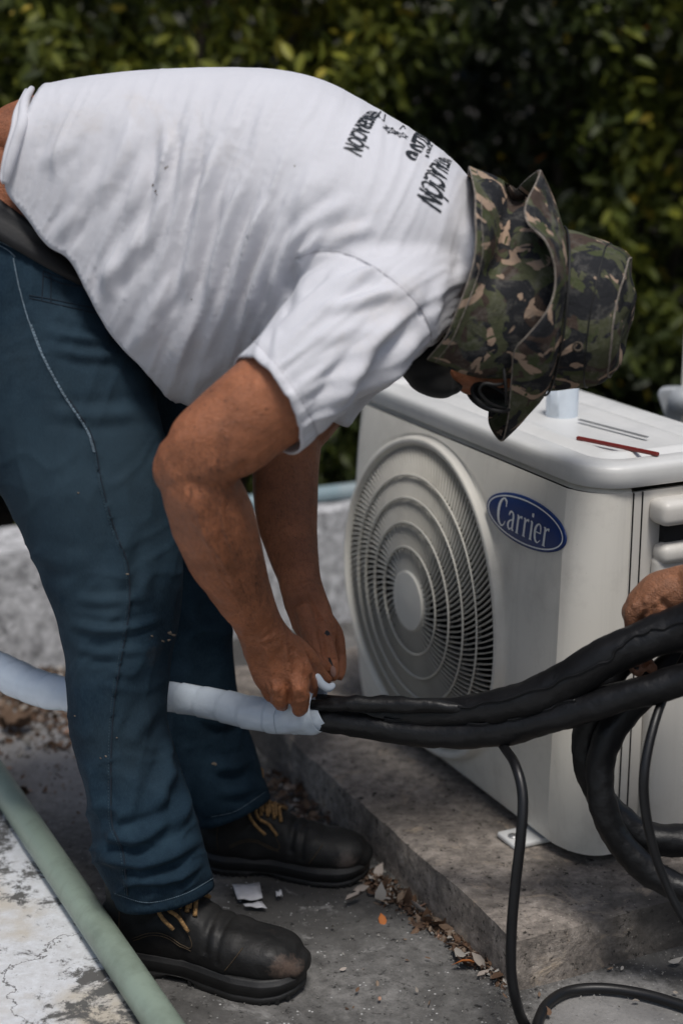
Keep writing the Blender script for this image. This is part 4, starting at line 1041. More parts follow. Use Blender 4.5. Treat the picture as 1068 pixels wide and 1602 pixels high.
def hairs():
    rnd = random.Random(4); V = []; F = []
    for _ in range(2600):
        t = rnd.random(); u = 300+115*t+rnd.uniform(-62, 62)*(1-.4*t); v = 690+270*t+rnd.uniform(-30, 30)
        if rnd.random() < .3: u = rnd.uniform(398, 500); v = rnd.uniform(720, 920)
        d = ray(u, v).normalized(); h = KB.ray_cast(CAM, d)
        if not h[0] or h[0].z > 1.3: continue
        n = h[1]; g = Vector((.35+rnd.gauss(0, .25), rnd.gauss(0, .2), -.9)); g = (g-n*g.dot(n)).normalized(); l = rnd.uniform(.004, .009); w = n.cross(g)*.00012
        p = h[0]; b_ = len(V); V += [p-w, p+w, p+g*l*.6+n*l*.22+w*.7, p+g*l*.6+n*l*.22-w*.7, p+g*l+n*l*.25]; F += [(b_, b_+1, b_+2, b_+3), (b_+3, b_+2, b_+4)]
    mesh('arm_hair', V, F, M['grease'], skin)['kind'] = 'stuff'
hairs()
def patch(name, bvh, u, v, ru, rv, rot, off, m, par, n=16, rag=.0, bulge=0):
    rnd = random.Random(int(u*7+v)); pts = [onto(bvh, u, v, off+bulge)]
    if pts[0] is None: return
    for ring_ in (.5, 1):
        for k in range(n):
            a = 2*pi*k/n; rr_ = ring_*(1+(rnd.uniform(-rag, rag) if ring_ == 1 else 0)); x, y = ru*rr_*cos(a), rv*rr_*sin(a)
            q = onto(bvh, u+x*cos(rot)-y*sin(rot), v+x*sin(rot)+y*cos(rot), off+bulge*(1-ring_**2))
            if q is None or abs(q.y-pts[0].y) > .03: q = pts[0]
            pts.append(q)
    F = [(0, 1+k, 1+(k+1) % n) for k in range(n)]+[(1+k, 1+n+k, 1+n+(k+1) % n, 1+(k+1) % n) for k in range(n)]
    return mesh(name, pts, F, m, par)
patch('nail', KB, 521, 1050, 4.2, 9, -.15, .0005, M['nail'], skin, bulge=.0008)
patch('grease_stain', KB, 512, 991, 4.5, 3.4, .6, .0003, M['grease'], skin, rag=.3)
patch('grease_stain', KB, 518, 1037, 2, 8, -.45, .0003, M['grease'], skin, rag=.5)
for u, v in ((298, 640), (331, 612), (352, 627), (305, 668), (338, 700), (372, 640), (402, 690), (416, 640), (380, 720), (341, 736), (290, 690)):
    patch('mole', KB, u, v, 1.3, 1.2, 0, .0003, M['grease'], skin, 8, .3)
for u, v, a, b in ((268, 998, 9, 5), (258, 1006, 5, 3), (262, 1028, 10, 16)):
    pass
for u, v, r in ((240, 290, 2.4), (244, 299, 2), (246, 305, 1.5), (259, 263, 2), (262, 261, 1.4), (300, 468, 1.5), (461, 260, 1.4)): patch('smudge', SB, u, v, r*.7, r, .3, .0004, M['dust'], shirt, 8, .4, 0)
for u, v, r in ((266, 990, 4), (272, 994, 3), (255, 1003, 2.5), (264, 1001, 3), (238, 995, 2), (123, 771, 2), (200, 898, 2.5), (158, 1186, 1.6), (166, 1183, 1.8), (183, 1154, 1.6), (335, 1195, 4), (118, 1120, 1.5)):
    patch('mud_speck', JB, u, v, r, r*.7, .3, .0005, M['dust'], jeans, 8, .4, .001)

# ---------------- hat
hat = empty('sun_hat', P(862, 485, 2.205)); tag(hat, 'camouflage sun hat with floppy brim and neck flap worn by the bending man', 'hat')
HY = 2.205
HA = (P(980, 501, HY-.03)-P(862, 485, HY)).normalized()
crown_st = pst([(852, 483, 128, 2.208, .106), (866, 485, 127, 2.205, .106), (900, 489, 124, 2.20, .105), (935, 494, 115, 2.192, .10), (958, 497, 104, 2.187, .092), (972, 499, 86, 2.184, .078), (981, 500, 58, 2.182, .055), (985, 501, 20, 2.181, .02)])
V, F = loft(crown_st, 64, 6, cap=True, rnd=False)
V2 = []
for q in V:
    q = Vector(q); c = P(900, 489, 2.2); d = (q-c).normalized()
    V2.append(q+d*(.006*noise.noise(q*16)+.0035*abs(noise.noise(Vector((q.x*12, q.y*40, q.z*40))))-.002))
crown = mesh('crown', V2, F, M['camo'], hat)
def ringpt(t, off=0): # t 0 top .. 1 bottom via near side, 1..2 back up via far side
    a = pi*t; c = P(862, 485, 2.206); up = (P(878, 358, 2.206)-P(845, 612, 2.206)); r = up.length/2; up.normalize()
    lat = Vector((0, -1, 0)); lat = (lat-up*lat.dot(up)).normalized(); c = (P(878, 358, 2.206)+P(845, 612, 2.206))/2
    return c+up*(r*cos(a))+lat*(.108*sin(a))-HA*off
edge = [(846, 268, 2.20), (824, 318, 2.12), (826, 348, 2.09), (852, 375, 2.075), (865, 408, 2.07), (868, 445, 2.065), (862, 475, 2.06), (846, 500, 2.06), (822, 526, 2.065), (804, 548, 2.075), (801, 590, 2.10), (797, 635, 2.13), (791, 668, 2.16), (785, 689, 2.20), (766, 668, 2.25), (765, 640, 2.29), (775, 590, 2.33), (788, 520, 2.345), (792, 450, 2.345), (795, 380, 2.335), (798, 320, 2.30), (815, 288, 2.25)]
ts = [0, .09, .19, .30, .40, .48, .55, .62, .69, .76, .83, .90, .96, 1.02, 1.10, 1.18, 1.32, 1.45, 1.58, 1.72, 1.83, 1.92]
ew = [P(*e) for e in edge]
def closed_spline(pts, sub):
    n = len(pts); out = []
    for i in range(n):
        p = [np.array(pts[(i+j-1) % n], float) for j in range(4)]
        for k in range(sub): out.append(cr(*p, k/sub))
    return out
ce = closed_spline([[*e] for e in ew], 5); ct = np.interp(np.arange(len(ce))/5, np.arange(len(ts)+1), ts+[2.0])
brim = []; NB = 12
for j in range(NB+1):
    f = j/NB; row = []
    for e, t in zip(ce, ct):
        a = ringpt(t); b = Vector(e); c = a+(a-P(862, 485, 2.206)).normalized()*.035-HA*.01
        q = a*(1-f)**2+c*2*f*(1-f)+b*f*f
        w = f*(1-f)*4; q = q+Vector(noise.noise_vector(q*13))*(.006*w+.003*f); row.append(q)
    brim.append(row)
grid('brim', brim, M['camo'], hat, closed=True, thick=.0035)
mesh('brim_edge', *tube([p for p in brim[-1]]+[brim[-1][0]], .0014, 6, 1, False), M['edge'], hat)
mesh('crown_seam', *tube([Vector(V2[18*64+k])*1 for k in list(range(64))+[0]], .0012, 5, 1, False), M['cord'], hat)
mesh('crown_seam', *tube([ringpt(t, -.004)+ (ringpt(t)-P(862, 485, 2.206)).normalized()*.003 for t in np.linspace(0, 2, 64)], .0016, 5, 1, False), M['cord'], hat)
HB = BVHTree.FromPolygons([Vector(v) for v in V2], F)
mesh('top_panel_seam', *tube([Vector(V2[28*64+k])*1 for k in list(range(64))+[0]], .0016, 5, 1, False), M['edge'], hat)
for u, v in ((903, 542), (930, 500)): 
    q = onto(HB, u, v, .001); 
    if q and u < 910:
        n_ = (CAM-q).normalized(); ring3 = []
        a1 = n_.orthogonal().normalized(); a2 = n_.cross(a1)
        mesh('eyelet', *tube([q+(a1*cos(a)+a2*sin(a))*.0055 for a in np.linspace(0, 2*pi, 17)], .0018, 6, 1, False), M['bark'], hat)
# neck flap
fr_ = [(878, 358, 2.205), (884, 410, 2.125), (884, 470, 2.105), (874, 530, 2.11), (856, 575, 2.13), (842, 592, 2.15)]
fo_ = [(737, 265, 2.205), (742, 325, 2.10), (740, 385, 2.075), (726, 455, 2.07), (700, 520, 2.08), (668, 562, 2.11)]
fm1 = [(845, 330, 2.20), (838, 385, 2.12), (838, 450, 2.10), (828, 520, 2.105), (815, 570, 2.12), (803, 592, 2.14)]
fm2 = [(795, 292, 2.20), (792, 360, 2.125), (800, 440, 2.10), (775, 510, 2.095), (745, 565, 2.105), (738, 588, 2.13)]
def rowsp(r): return [Vector(x) for x in spline([[*P(*a)] for a in r], 7)]
cols = [rowsp(x) for x in (fr_, fm1, fm2, fo_)]
flap = []
for i in range(len(cols[0])):
    c4 = [[*cols[k][i]] for k in range(4)]; sp_ = spline(c4, 12); rw = []
    for j, q in enumerate(sp_):
        q = Vector(q); uvp = projn(np.array([q]))[0]
        d, t, s = segdist(uvp[None, :], np.array([(808, 285), (795, 340), (783, 395), (765, 440)], float))
        q.y += .035*exp(-(d[0]/20)**2)*(1 if t[0] < .98 else .6)
        q = q+Vector(noise.noise_vector(q*11))*.006; rw.append(q)
    flap.append(rw)
# far half of the flap (mirrored behind the head)
far = []
for i in range(len(flap)):
    k = i/(len(flap)-1); far.append([Vector((q.x+.02*k, 2.205*2-q.y+.01, q.z)) for q in flap[i]])
full = far[::-1]+flap[1:]
grid('neck_flap', full, M['camo'], hat, thick=.003)
mesh('flap_edge', *tube([r[-1] for r in full], .0014, 6, 1), M['edge'], hat)
mesh('flap_edge', *tube([q for q in full[-1]], .0012, 6, 1), M['edge'], hat)
mesh('flap_stitching', *tube([r[-3]+Vector((0, -.002, 0)) for r in flap], .0009, 5, 1), M['edge'], hat)
# mask, glasses
mask = remesh('face_mask', [loft(pst([(640, 580, 14, 2.20, .03), (655, 586, 24, 2.20, .05), (680, 592, 28, 2.20, .06), (700, 596, 25, 2.20, .055), (707, 597, 18, 2.20, .045)]), 24, 4), loft(pst([(690, 560, 30, 2.20, .062), (655, 560, 34, 2.205, .06)]), 20, 3)], .004, 4, M['mask'])
tag(mask, 'black cloth face mask under the chin of the bending man', 'face mask')
gl = empty('glasses', P(770, 620, 2.16)); tag(gl, 'black framed glasses on the face below the hat brim', 'glasses')
for yy, du in ((2.14, 0), (2.235, -8)):
    c = P(768+du, 622, yy); a1 = (P(795, 632, yy)-P(741, 612, yy)).normalized(); a2 = Vector((0, -1, 0)).lerp(Vector((0, 0, -1)), .45).normalized()
    rp = [c+a1*(.027*cos(a))+a2*(.020*sin(a)) for a in np.linspace(0, 2*pi, 33)]
    fr1 = mesh('lens_frame', *tube(rp, .0028, 8, 1, False), M['cord'], gl)
    mesh('lens', [c]+rp[:-1], [(0, 1+k, 1+(k+1) % 32) for k in range(32)], M['lens'], fr1)
mesh('temple', *tube([P(792, 632, 2.125), P(790, 600, 2.11), P(785, 560, 2.12), P(775, 510, 2.13)], .0022, 8, 4), M['cord'], gl)
mesh('bridge', *tube([P(744, 612, 2.16), P(742, 604, 2.19), P(740, 608, 2.22)], .002, 8, 4), M['cord'], gl)
mesh('strap', *ptube([(790, 600, 3, 2.12), (775, 602, 2.5, 2.11), (757, 600, 2.5, 2.11), (750, 612, 2.5, 2.115), (765, 630, 2.5, 2.12), (790, 640, 2.5, 2.13)], 8, 5), M['cord'], gl)

# ---------------- boots
def boot(hp, tp, lab, sc=1.0):
    d = (tp-hp); d.z = 0; Lg = d.length; d.normalize(); lt = Vector((d.y, -d.x, 0))   # lt: toward the camera
    root = empty('work_boot', hp); root.location.z = 0; tag(root, lab, 'boot', 'pair of black work boots')
    k = Lg/.30
    def W(x, y, z): return Vector((hp.x, hp.y, 0))+d*(x*k)+lt*(y*k)+Vector((0, 0, z*k))
    def st(rows): return [[*W(x, y, z), h*k, w*k] for x, y, z, h, w in rows]
    up = loft(st([(.012, 0, .072, .038, .028), (.03, 0, .066, .042, .036), (.08, 0, .064, .044, .037), (.13, .001, .066, .046, .038), (.17, .003, .060, .040, .044), (.21, .005, .055, .036, .050), (.25, .004, .053, .034, .049), (.275, .002, .050, .029, .042), (.288, .001, .046, .02, .03)]), 28, 4, lat=lt, ex=2.35)
    sh = loft([[*W(.045, 0, .055), .045*k, .036*k], [*W(.048, 0, .10), .052*k, .038*k], [*W(.050, 0, .135), .054*k, .040*k], [*W(.050, 0, .17), .052*k, .040*k]], 24, 4, lat=lt)
    tg = loft(st([(.085, 0, .118, .012, .026), (.115, .001, .106, .016, .028), (.145, .002, .095, .014, .030)]), 16, 3, lat=lt)
    u = remesh('upper', [up, sh, tg], .0032, 5, M['leather'], root)
    co = getco(u.data); no = getno(u.data); D = np.array([.0012*noise.noise(Vector(q)*60)+.0022*noise.noise(Vector(q)*25) for q in co]); 
    # toe-cap edge and quarter overlap
    loc = (co-np.array(hp))@np.array(d)/k; latc = (co-np.array(hp))@np.array(lt)/k; zz_ = co[:, 2]/k
    D += .0022/(1+np.exp((loc-.205-.25*(zz_-.06))/.0012)); D += .0020/(1+np.exp((loc-.138-.35*(zz_-.09)-(.0))/.0012))
    D -= .004*np.exp(-((loc-.165)/.006)**2)*(zz_ > .06); D -= .003*np.exp(-((loc-.185)/.005)**2)*(zz_ > .05)
    setco(u.data, co+no*D[:, None])
    # sole
    def wd(x):
        return np.interp(x, [-.006, 0, .015, .04, .09, .13, .17, .21, .25, .275, .292, .300], [0, .022, .034, .040, .037, .036, .045, .054, .053, .044, .026, 0])
    xs = list(np.linspace(-.006, .300, 40)); outl = [(x, wd(x)) for x in xs]+[(x, -wd(x)) for x in xs[::-1][1:-1]]
    def lp(z, inf, arch=0):
        cx = .15; r = []
        for x, y in outl:
            zz2 = z+(arch*max(0, 1-((x-.115)/.035)**2) if z < .01 else 0)+.010*max(0, (x-.24)/.06)**2*(1 if z < .02 else .6)
            r.append(W(cx+(x-cx)*(1+inf), y*(1+inf*2)+.003*max(0, 1-((x-.2)/.1)**2), zz2))
        return r
    sl = [lp(.0, -.02, .010), lp(.002, .0, .010), lp(.010, .008, .006), lp(.0105, .0), lp(.014, .0), lp(.0145, .010), lp(.028, .014), lp(.030, .012), lp(.0305, .002), lp(.036, .0), lp(.038, -.03)]
    so = grid('sole', sl, M['sole'], root, closed=True)
    bm = bmesh.new(); bm.from_mesh(so.data); bm.verts.ensure_lookup_table(); n = len(outl); bm.faces.new([bm.verts[i] for i in range(n)]); bm.faces.new([bm.verts[(len(sl)-1)*n+i] for i in range(n)]); bmesh.ops.recalc_face_normals(bm, faces=bm.faces); bm.to_mesh(so.data); bm.free()
    tr = []
    for x in np.linspace(.0, .285, 26):
        if .09 < x < .135: continue
        for sg in (-1, 1): tr.append(box(W(x, sg*(wd(x)-.003), .004+.010*max(0, (x-.24)/.06)**2), (.0055*k, .010*k, .009*k), (d, lt, Vector((0, 0, 1)))))
    mesh('tread_lug', *join(tr), M['sole'], so, False)['kind'] = 'stuff'
    UB = BVHTree.FromPolygons([v.co for v in u.data.vertices], [p.vertices for p in u.data.polygons])
    def on(x, y, z, off=.001, dr=None):
        o_ = W(x, y, z); dr = dr or (o_-W(x, 0, .05)).normalized(); h = UB.ray_cast(o_+dr*.1, -dr)
        return h[0]+dr*off if h[0] else o_
    def side(x, z, off=.0008):
        h = UB.ray_cast(W(x, .12, z), -lt); return h[0]+lt*off if h[0] else W(x, .04, z)
    for pts in ([(.03, .05), (.028, .075), (.03, .11)], [(.05, .062), (.075, .075), (.10, .078), (.125, .068), (.140, .064), (.143, .075), (.125, .105), (.115, .125)], [(.05, .058), (.075, .071), (.10, .074), (.125, .064), (.142, .060)], [(.198, .045), (.21, .062), (.222, .08)]):
        mesh('stitching', *tube([side(a, b) for a, b in spline([(x, z) for x, z in pts], 5)], .0008, 5, 1), M['bthread'], u)
    # laces
    lc = []
    for i, x in enumerate((.098, .110, .122, .134)):
        pts = []
        for j, y in enumerate(np.linspace(-.026, .030, 7)): pts.append(on(x+.010*abs(y)/.03, y, .12, .004, Vector((0, 0, 1))))
        lc.append(tube(pts, .0034*k, 8, 4))
        if i < 3:
            a = [on(x+.012*t, -.024+.05*t, .12, .006, Vector((0, 0, 1))) for t in np.linspace(0, 1, 6)]; mesh('lace', *tube(a, .0032*k, 8, 3), M['lace'], root)
    for x_ in lc: mesh('lace', *x_, M['lace'], root)
    a = [on(.10, .0, .12, .008, Vector((0, 0, 1))), W(.085, .03, .135), W(.10, .052, .115), W(.12, .052, .095)]; mesh('lace_end', *tube(a, .003*k, 8, 4), M['lace'], root)
    a = [on(.10, .0, .12, .008, Vector((0, 0, 1))), W(.10, .035, .128), W(.125, .045, .112), W(.14, .046, .092)]; mesh('lace_end', *tube(a, .003*k, 8, 4), M['lace'], root)
    return root, u, UB
nb, nbu, NUB = boot(G(181, 1497), G(478, 1552), 'nearer black lace up work boot with a scuffed toe')
fb_, fbu, FUB = boot(G(326, 1352), G(577, 1372), 'farther black work boot beside the plinth and leaf litter')

# ============================================================ HOSES
def noisy(V, amp, f): return [Vector(v)+Vector(noise.noise_vector(Vector(v)*f))*amp for v in V]
WP = [(-90, 1000, 26, 2.46), (-30, 1034, 27, 2.44), (50, 1072, 28, 2.38), (110, 1086, 26, 2.345), (185, 1086, 24, 2.33), (262, 1089, 23, 2.31), (330, 1101, 24, 2.285), (400, 1116, 26, 2.26), (448, 1120, 28, 2.25), (490, 1115, 29, 2.242), (508, 1108, 30, 2.238)]
hose = empty('wrapped_hose', P(262, 1092, 2.31)); tag(hose, 'pipe bundle wrapped in shiny white tape passing between the worker legs', 'hose')
pts = [P(a, b, y) for a, b, r, y in WP]; rs = [pm(r, q) for (a, b, r, y), q in zip(WP, pts)]
cen = spline([[*p, r] for p, r in zip(pts, rs)], 24); Vv = []; n = len(cen); seg = 28; Fv = []; Ns = Vector((0, 0, 1)); dist = 0
for i in range(n):
    c = Vector(cen[i][:3]); T = (Vector(cen[min(i+1, n-1)][:3])-Vector(cen[max(i-1, 0)][:3])).normalized(); Ns = (Ns-T*Ns.dot(T)).normalized(); B = T.cross(Ns)
    if i: dist += (c-Vector(cen[i-1][:3])).length
    for k in range(seg):
        a = 2*pi*k/seg; ph = (dist/.036+.16*sin(a)+.10*noise.noise(Vector((dist*6, 0, 0)))) % 1
        st_ = .0015*(1-ph)+.0005*sin(3*a+dist*30); Vv.append(c+(Ns*cos(a)+B*sin(a))*(cen[i][3]+st_+.0012*noise.noise(c*30+Vector((a, 0, 0)))))
for i in range(n-1):
    for k in range(seg): Fv.append((i*seg+k, i*seg+(k+1) % seg, (i+1)*seg+(k+1) % seg, (i+1)*seg+k))
mesh('tape_wrap', Vv, Fv, M['vinyl'], hose)
# loose end of the tape pulled open round the bundle
V, F = loft2([(438, 1092, 440, 1146, 2.252, .028, 2), (458, 1082, 462, 1147, 2.245, .029, 2), (476, 1064, 484, 1147, 2.238, .031, 2.1), (490, 1056, 502, 1147, 2.235, .031, 2.1), (506, 1070, 517, 1143, 2.234, .031, 2.1)], 56, 8)
F = F[:-2]; V = [q+Vector((-.022*(.5+.5*sin(2*pi*(i % 56)/56))**2*max(0, (i//56)/32-.45)/.55, 0, 0)) for i, q in enumerate(V)]; V = [q+(q-P(478, 1110, 2.24)).normalized()*(.0009*sin(atan2((q.z-P(478, 1110, 2.24).z), (q.y-2.24))*5+q.x*160)+.001*noise.noise(q*70)) for q in V]
o = mesh('loose_tape', V, F, M['vinyl'], hose); mod(o, 'SOLIDIFY', thickness=.0008)
mesh('tape_curl', *ptube([(484, 1050, 5, 2.222), (494, 1058, 7, 2.215), (503, 1070, 7, 2.214), (513, 1076, 7, 2.22), (521, 1072, 5, 2.23)], 12, 5), M['vinyl'], hose)
# black insulated pipes
def blk(name, rows, label, seam=None, flat=1.0):
    pts = [P(a, b, y) for a, b, r, y in rows]; st = [[*p, pm(r, p), pm(r, p)*flat] for (a, b, r, y), p in zip(rows, pts)]
    V, F = loft(st, 28, 10, lat=(0, -1, 0)); V = noisy(V, .0024, 22); V = noisy(V, .0016, 75); o = mesh(name, V, F, M['black_ins'])
    tag(o, label, 'pipe', 'black foam insulated pipes')
    if seam:
        bv = BVHTree.FromPolygons([Vector(v) for v in V], F); q = [onto(bv, a+2*sin(i*1.9), b+2.2*sin(i*1.3), .0003) for i, (a, b) in enumerate(spline(seam, 5))]; q = [x for x in q if x]
        if len(q) > 2: mesh('slit', *tube(q, .0013, 6, 2), M['dark'], o)
        q = [x+Vector((0, -.0008, .0028)) for x in q]
        mesh('slit_lip', *tube(q, .0017, 8, 2), M['black_ins'], o)
    return o
blk('insulated_pipe', [(470, 1106, 20, 2.25), (512, 1110, 22, 2.245), (580, 1114, 22, 2.225), (660, 1117, 24, 2.20), (740, 1112, 26, 2.17), (810, 1098, 29, 2.14), (880, 1070, 32, 2.12), (950, 1026, 31, 2.10), (1010, 1001, 32, 2.09), (1080, 975, 36, 2.08), (1180, 920, 36, 2.04), (1330, 860, 34, 2.0)],
    'thick upper black insulated pipe with a split seam held by the second hand', [(560, 1105), (640, 1102), (720, 1108), (780, 1098), (850, 1078), (905, 1055), (950, 1035), (975, 1008), (1005, 992), (1040, 984), (1075, 972), (1100, 962)])
blk('insulated_pipe', [(465, 1118, 18, 2.25), (520, 1124, 22, 2.228), (600, 1137, 24, 2.21), (690, 1147, 24, 2.185), (780, 1143, 25, 2.15), (860, 1123, 25, 2.12), (930, 1102, 25, 2.095), (1000, 1083, 25, 2.075), (1080, 1060, 26, 2.06), (1200, 1020, 27, 2.02), (1340, 980, 27, 1.98)],
    'lower black insulated pipe sweeping to the right edge', [(600, 1126), (660, 1130), (740, 1134), (800, 1127), (850, 1112), (900, 1096)])
blk('insulated_pipe', [(1130, 930, 24, 2.20), (1050, 960, 24, 2.19), (990, 1010, 24, 2.185), (945, 1070, 24, 2.18), (920, 1140, 23, 2.175), (918, 1195, 22, 2.17), (936, 1243, 23, 2.165), (966, 1284, 25, 2.16), (1012, 1310, 26, 2.155), (1080, 1314, 26, 2.15), (1180, 1290, 26, 2.14)],
    'black insulated pipe loop nearest the unit ending higher at the right edge')
blk('insulated_pipe', [(1090, 1010, 25, 2.17), (1020, 1070, 25, 2.16), (972, 1120, 24, 2.15), (944, 1172, 23, 2.14), (938, 1232, 22, 2.13), (954, 1292, 22, 2.12), (990, 1343, 22, 2.11), (1035, 1377, 22, 2.10), (1090, 1392, 22, 2.09), (1190, 1390, 22, 2.07)],
    'black insulated pipe loop hanging lowest over the plinth corner')
# foam lining lip where the bundle opens
blk('insulated_pipe', [(490, 1103, 9, 2.222), (540, 1101, 12, 2.205), (600, 1102, 13, 2.192), (660, 1104, 12, 2.175), (705, 1106, 9, 2.165), (745, 1110, 4, 2.155)], 'peeled back flap of black foam along the top of the pipe bundle')
def cable(rows, label, gnd=None):
    pts = [P(a, b, y) if y > 0 else G(a, b, .008) for a, b, r, y in rows]
    V, F = tube(pts, [pm(r, q) for (a, b, r, y), q in zip(rows, pts)], 12, 8); o = mesh('power_cable', V, F, M['black_cable']); tag(o, label, 'cable', 'black power cables'); return o
cable([(752, 1128, 7, 2.185), (772, 1148, 7, 2.17), (790, 1172, 7.5, 2.13), (806, 1198, 8, 2.07), (817, 1245, 8.5, 2.04), (814, 1310, 8.5, 2.02), (806, 1380, 8.5, 2.01), (800, 1450, 8.5, 2.0), (799, 1520, 8.5, 1.99), (808, 1572, 8.5, 1.985), (822, 1606, 8.5, -1), (836, 1614, 8.5, -1), (842, 1596, 8.5, -1), (856, 1570, 8.5, -1), (888, 1551, 8.5, -1), (940, 1546, 8.5, -1), (1005, 1555, 8.5, -1), (1070, 1574, 8.5, -1), (1140, 1600, 8.5, -1)],
      'long black cable hanging from the pipes and looping on the floor')
cable([(1075, 1020, 7, 2.12), (1045, 1075, 7, 2.09), (1024, 1128, 7.5, 2.05), (1008, 1200, 8, 2.02), (1008, 1262, 8, 2.01), (1022, 1330, 7.5, 2.0), (1042, 1385, 7, 1.99), (1064, 1430, 7, 1.98), (1100, 1490, 7, 1.97)], 'short black cable crossing the hanging loops at the right edge')

# ============================================================ SECOND PERSON (helper at the right edge)
hp_ = empty('person', (.95, 1.9, 0)); tag(hp_, 'helper mostly out of frame whose hand grips the black pipes', 'person')
SK = [(1.00, 1.78)]
b2 = [loft([[*P(1250, 870, 2.02), .052, .05], [*P(1160, 880, 2.07), .047, .043], [*P(1095, 915, 2.12), .036, .033], [*P(1062, 926, 2.135), .036, .032], [*P(1032, 936, 2.145), .037, .032], [*P(1006, 948, 2.15), .027, .03], [*P(994, 958, 2.152), .020, .024]], 24, 5),
 loft([[*P(1250, 870, 2.02), .05, .05], [.74, 1.93, 1.10, .052, .05], [.86, 1.86, 1.20, .06, .06]], 20, 4)]
b2 += [finger([(1010, 940, 12, 2.14), (989, 956, 13, 2.138), (988, 985, 12, 2.142), (990, 1020, 11, 2.14), (992, 1044, 10, 2.122), (1000, 1052, 9, 2.105)]),
 finger([(1020, 940, 12, 2.16), (1000, 955, 12, 2.162), (1000, 985, 11, 2.162), (1006, 1025, 11, 2.15), (1015, 1042, 10, 2.128), (1020, 1046, 9, 2.11)]),
 finger([(1040, 935, 12, 2.13), (1010, 950, 12, 2.14), (1006, 990, 11, 2.165), (1020, 1030, 9, 2.16)]),
 finger([(1050, 930, 11, 2.15), (1025, 950, 11, 2.16), (1025, 990, 10, 2.175), (1035, 1020, 8, 2.165)]),
 finger([(1075, 950, 15, 2.12), (1060, 966, 13, 2.11), (1046, 980, 11, 2.115)])]
# torso, head, legs: crouching beside the unit
b2.append(loft([[1.02, 1.80, .50, .13, .17], [.98, 1.80, .75, .13, .17], [.93, 1.80, 1.0, .12, .17], [.90, 1.80, 1.18, .11, .19], [.87, 1.80, 1.26, .06, .07], [.86, 1.80, 1.33, .055, .055]], 24, 4))
b2.append(loft([[.86, 1.80, 1.32, .06, .06], [.85, 1.80, 1.42, .10, .078], [.86, 1.80, 1.50, .095, .075], [.87, 1.80, 1.54, .05, .05]], 24, 4))
b2.append(ball((.755, 1.80, 1.42), (.02, .014, .018)))
b2.append(loft([[.90, 1.80, 1.18, .06, .06], [.86, 1.86, 1.20, .06, .06]], 16, 3))
b2.append(loft([[.90, 1.66, 1.18, .055, .055], [.84, 1.60, .98, .05, .05], [.74, 1.68, .86, .04, .04], [.70, 1.70, .80, .03, .03]], 16, 4))
hb = remesh('body', b2, .003, 3, M['skin2'], hp_)
folds(hb, [([(1006, 985), (1004, 968), (1012, 952)], -.005, 4, 'x'), ([(1024, 975), (1020, 958), (1026, 944)], -.003, 4, 'x'), ([(1030, 925), (1036, 945), (1058, 962)], -.006, 6, 'x'), ([(986, 950), (992, 948), (998, 952)], .004, 6, 'x'), ([(1004, 944), (1010, 942), (1016, 944)], .003, 6, 'x'), ([(1000, 945), (1024, 922), (1050, 908)], .0025, 5, 'x'), ([(1020, 948), (1040, 930), (1062, 918)], .002, 4, 'x'), ([(1040, 890), (1052, 900), (1066, 898)], -.002, 4, 'x')], None, None)
KB2 = BVHTree.FromPolygons([v.co for v in hb.data.vertices], [p.vertices for p in hb.data.polygons])
for u, v, a, b, r in ((987, 982, 5, 2, .4), (1000, 973, 6, 1.6, -.4), (1022, 966, 7, 2, -.3), (996, 1046, 4, 3, 0)): patch('grease_stain', KB2, u, v, a, b, r, .0004, M['grease'], hb, 10, .4)
M['grey_cloth'] = cloth('grey_cloth', (.10, .11, .13))
sh2 = remesh('shirt', [loft([[1.02, 1.80, .52, .145, .185], [.98, 1.80, .75, .145, .185], [.93, 1.80, 1.0, .135, .185], [.90, 1.80, 1.17, .125, .205], [.885, 1.80, 1.225, .09, .12]], 28, 4), loft([[.89, 1.84, 1.17, .075, .075], [.80, 1.90, 1.15, .072, .07], [.75, 1.925, 1.11, .066, .064]], 20, 3), loft([[.90, 1.66, 1.17, .07, .07], [.85, 1.61, 1.0, .065, .062]], 20, 3)], .006, 5, M['grey_cloth'], hp_)
remesh('trousers', [loft([[1.05, 1.80, .50, .15, .18], [1.02, 1.80, .60, .15, .185]], 24, 3), loft([[1.02, 1.88, .50, .10, .09], [.82, 1.90, .52, .085, .08], [.72, 1.90, .50, .075, .07]], 20, 3), loft([[.72, 1.90, .50, .07, .07], [.80, 1.90, .28, .062, .06], [.88, 1.90, .10, .055, .055]], 20, 3),
 loft([[1.02, 1.72, .50, .10, .09], [.84, 1.66, .50, .085, .08], [.76, 1.64, .48, .075, .07]], 20, 3), loft([[.76, 1.64, .48, .07, .07], [.84, 1.64, .28, .062, .06], [.92, 1.64, .10, .055, .055]], 20, 3)], .007, 5, M['denim'], hp_)
boot(Vector((.93, 1.90, 0)), Vector((.66, 1.92, 0)), 'boot of the helper outside the right edge'); boot(Vector((.97, 1.64, 0)), Vector((.70, 1.62, 0)), 'other boot of the helper outside the right edge')

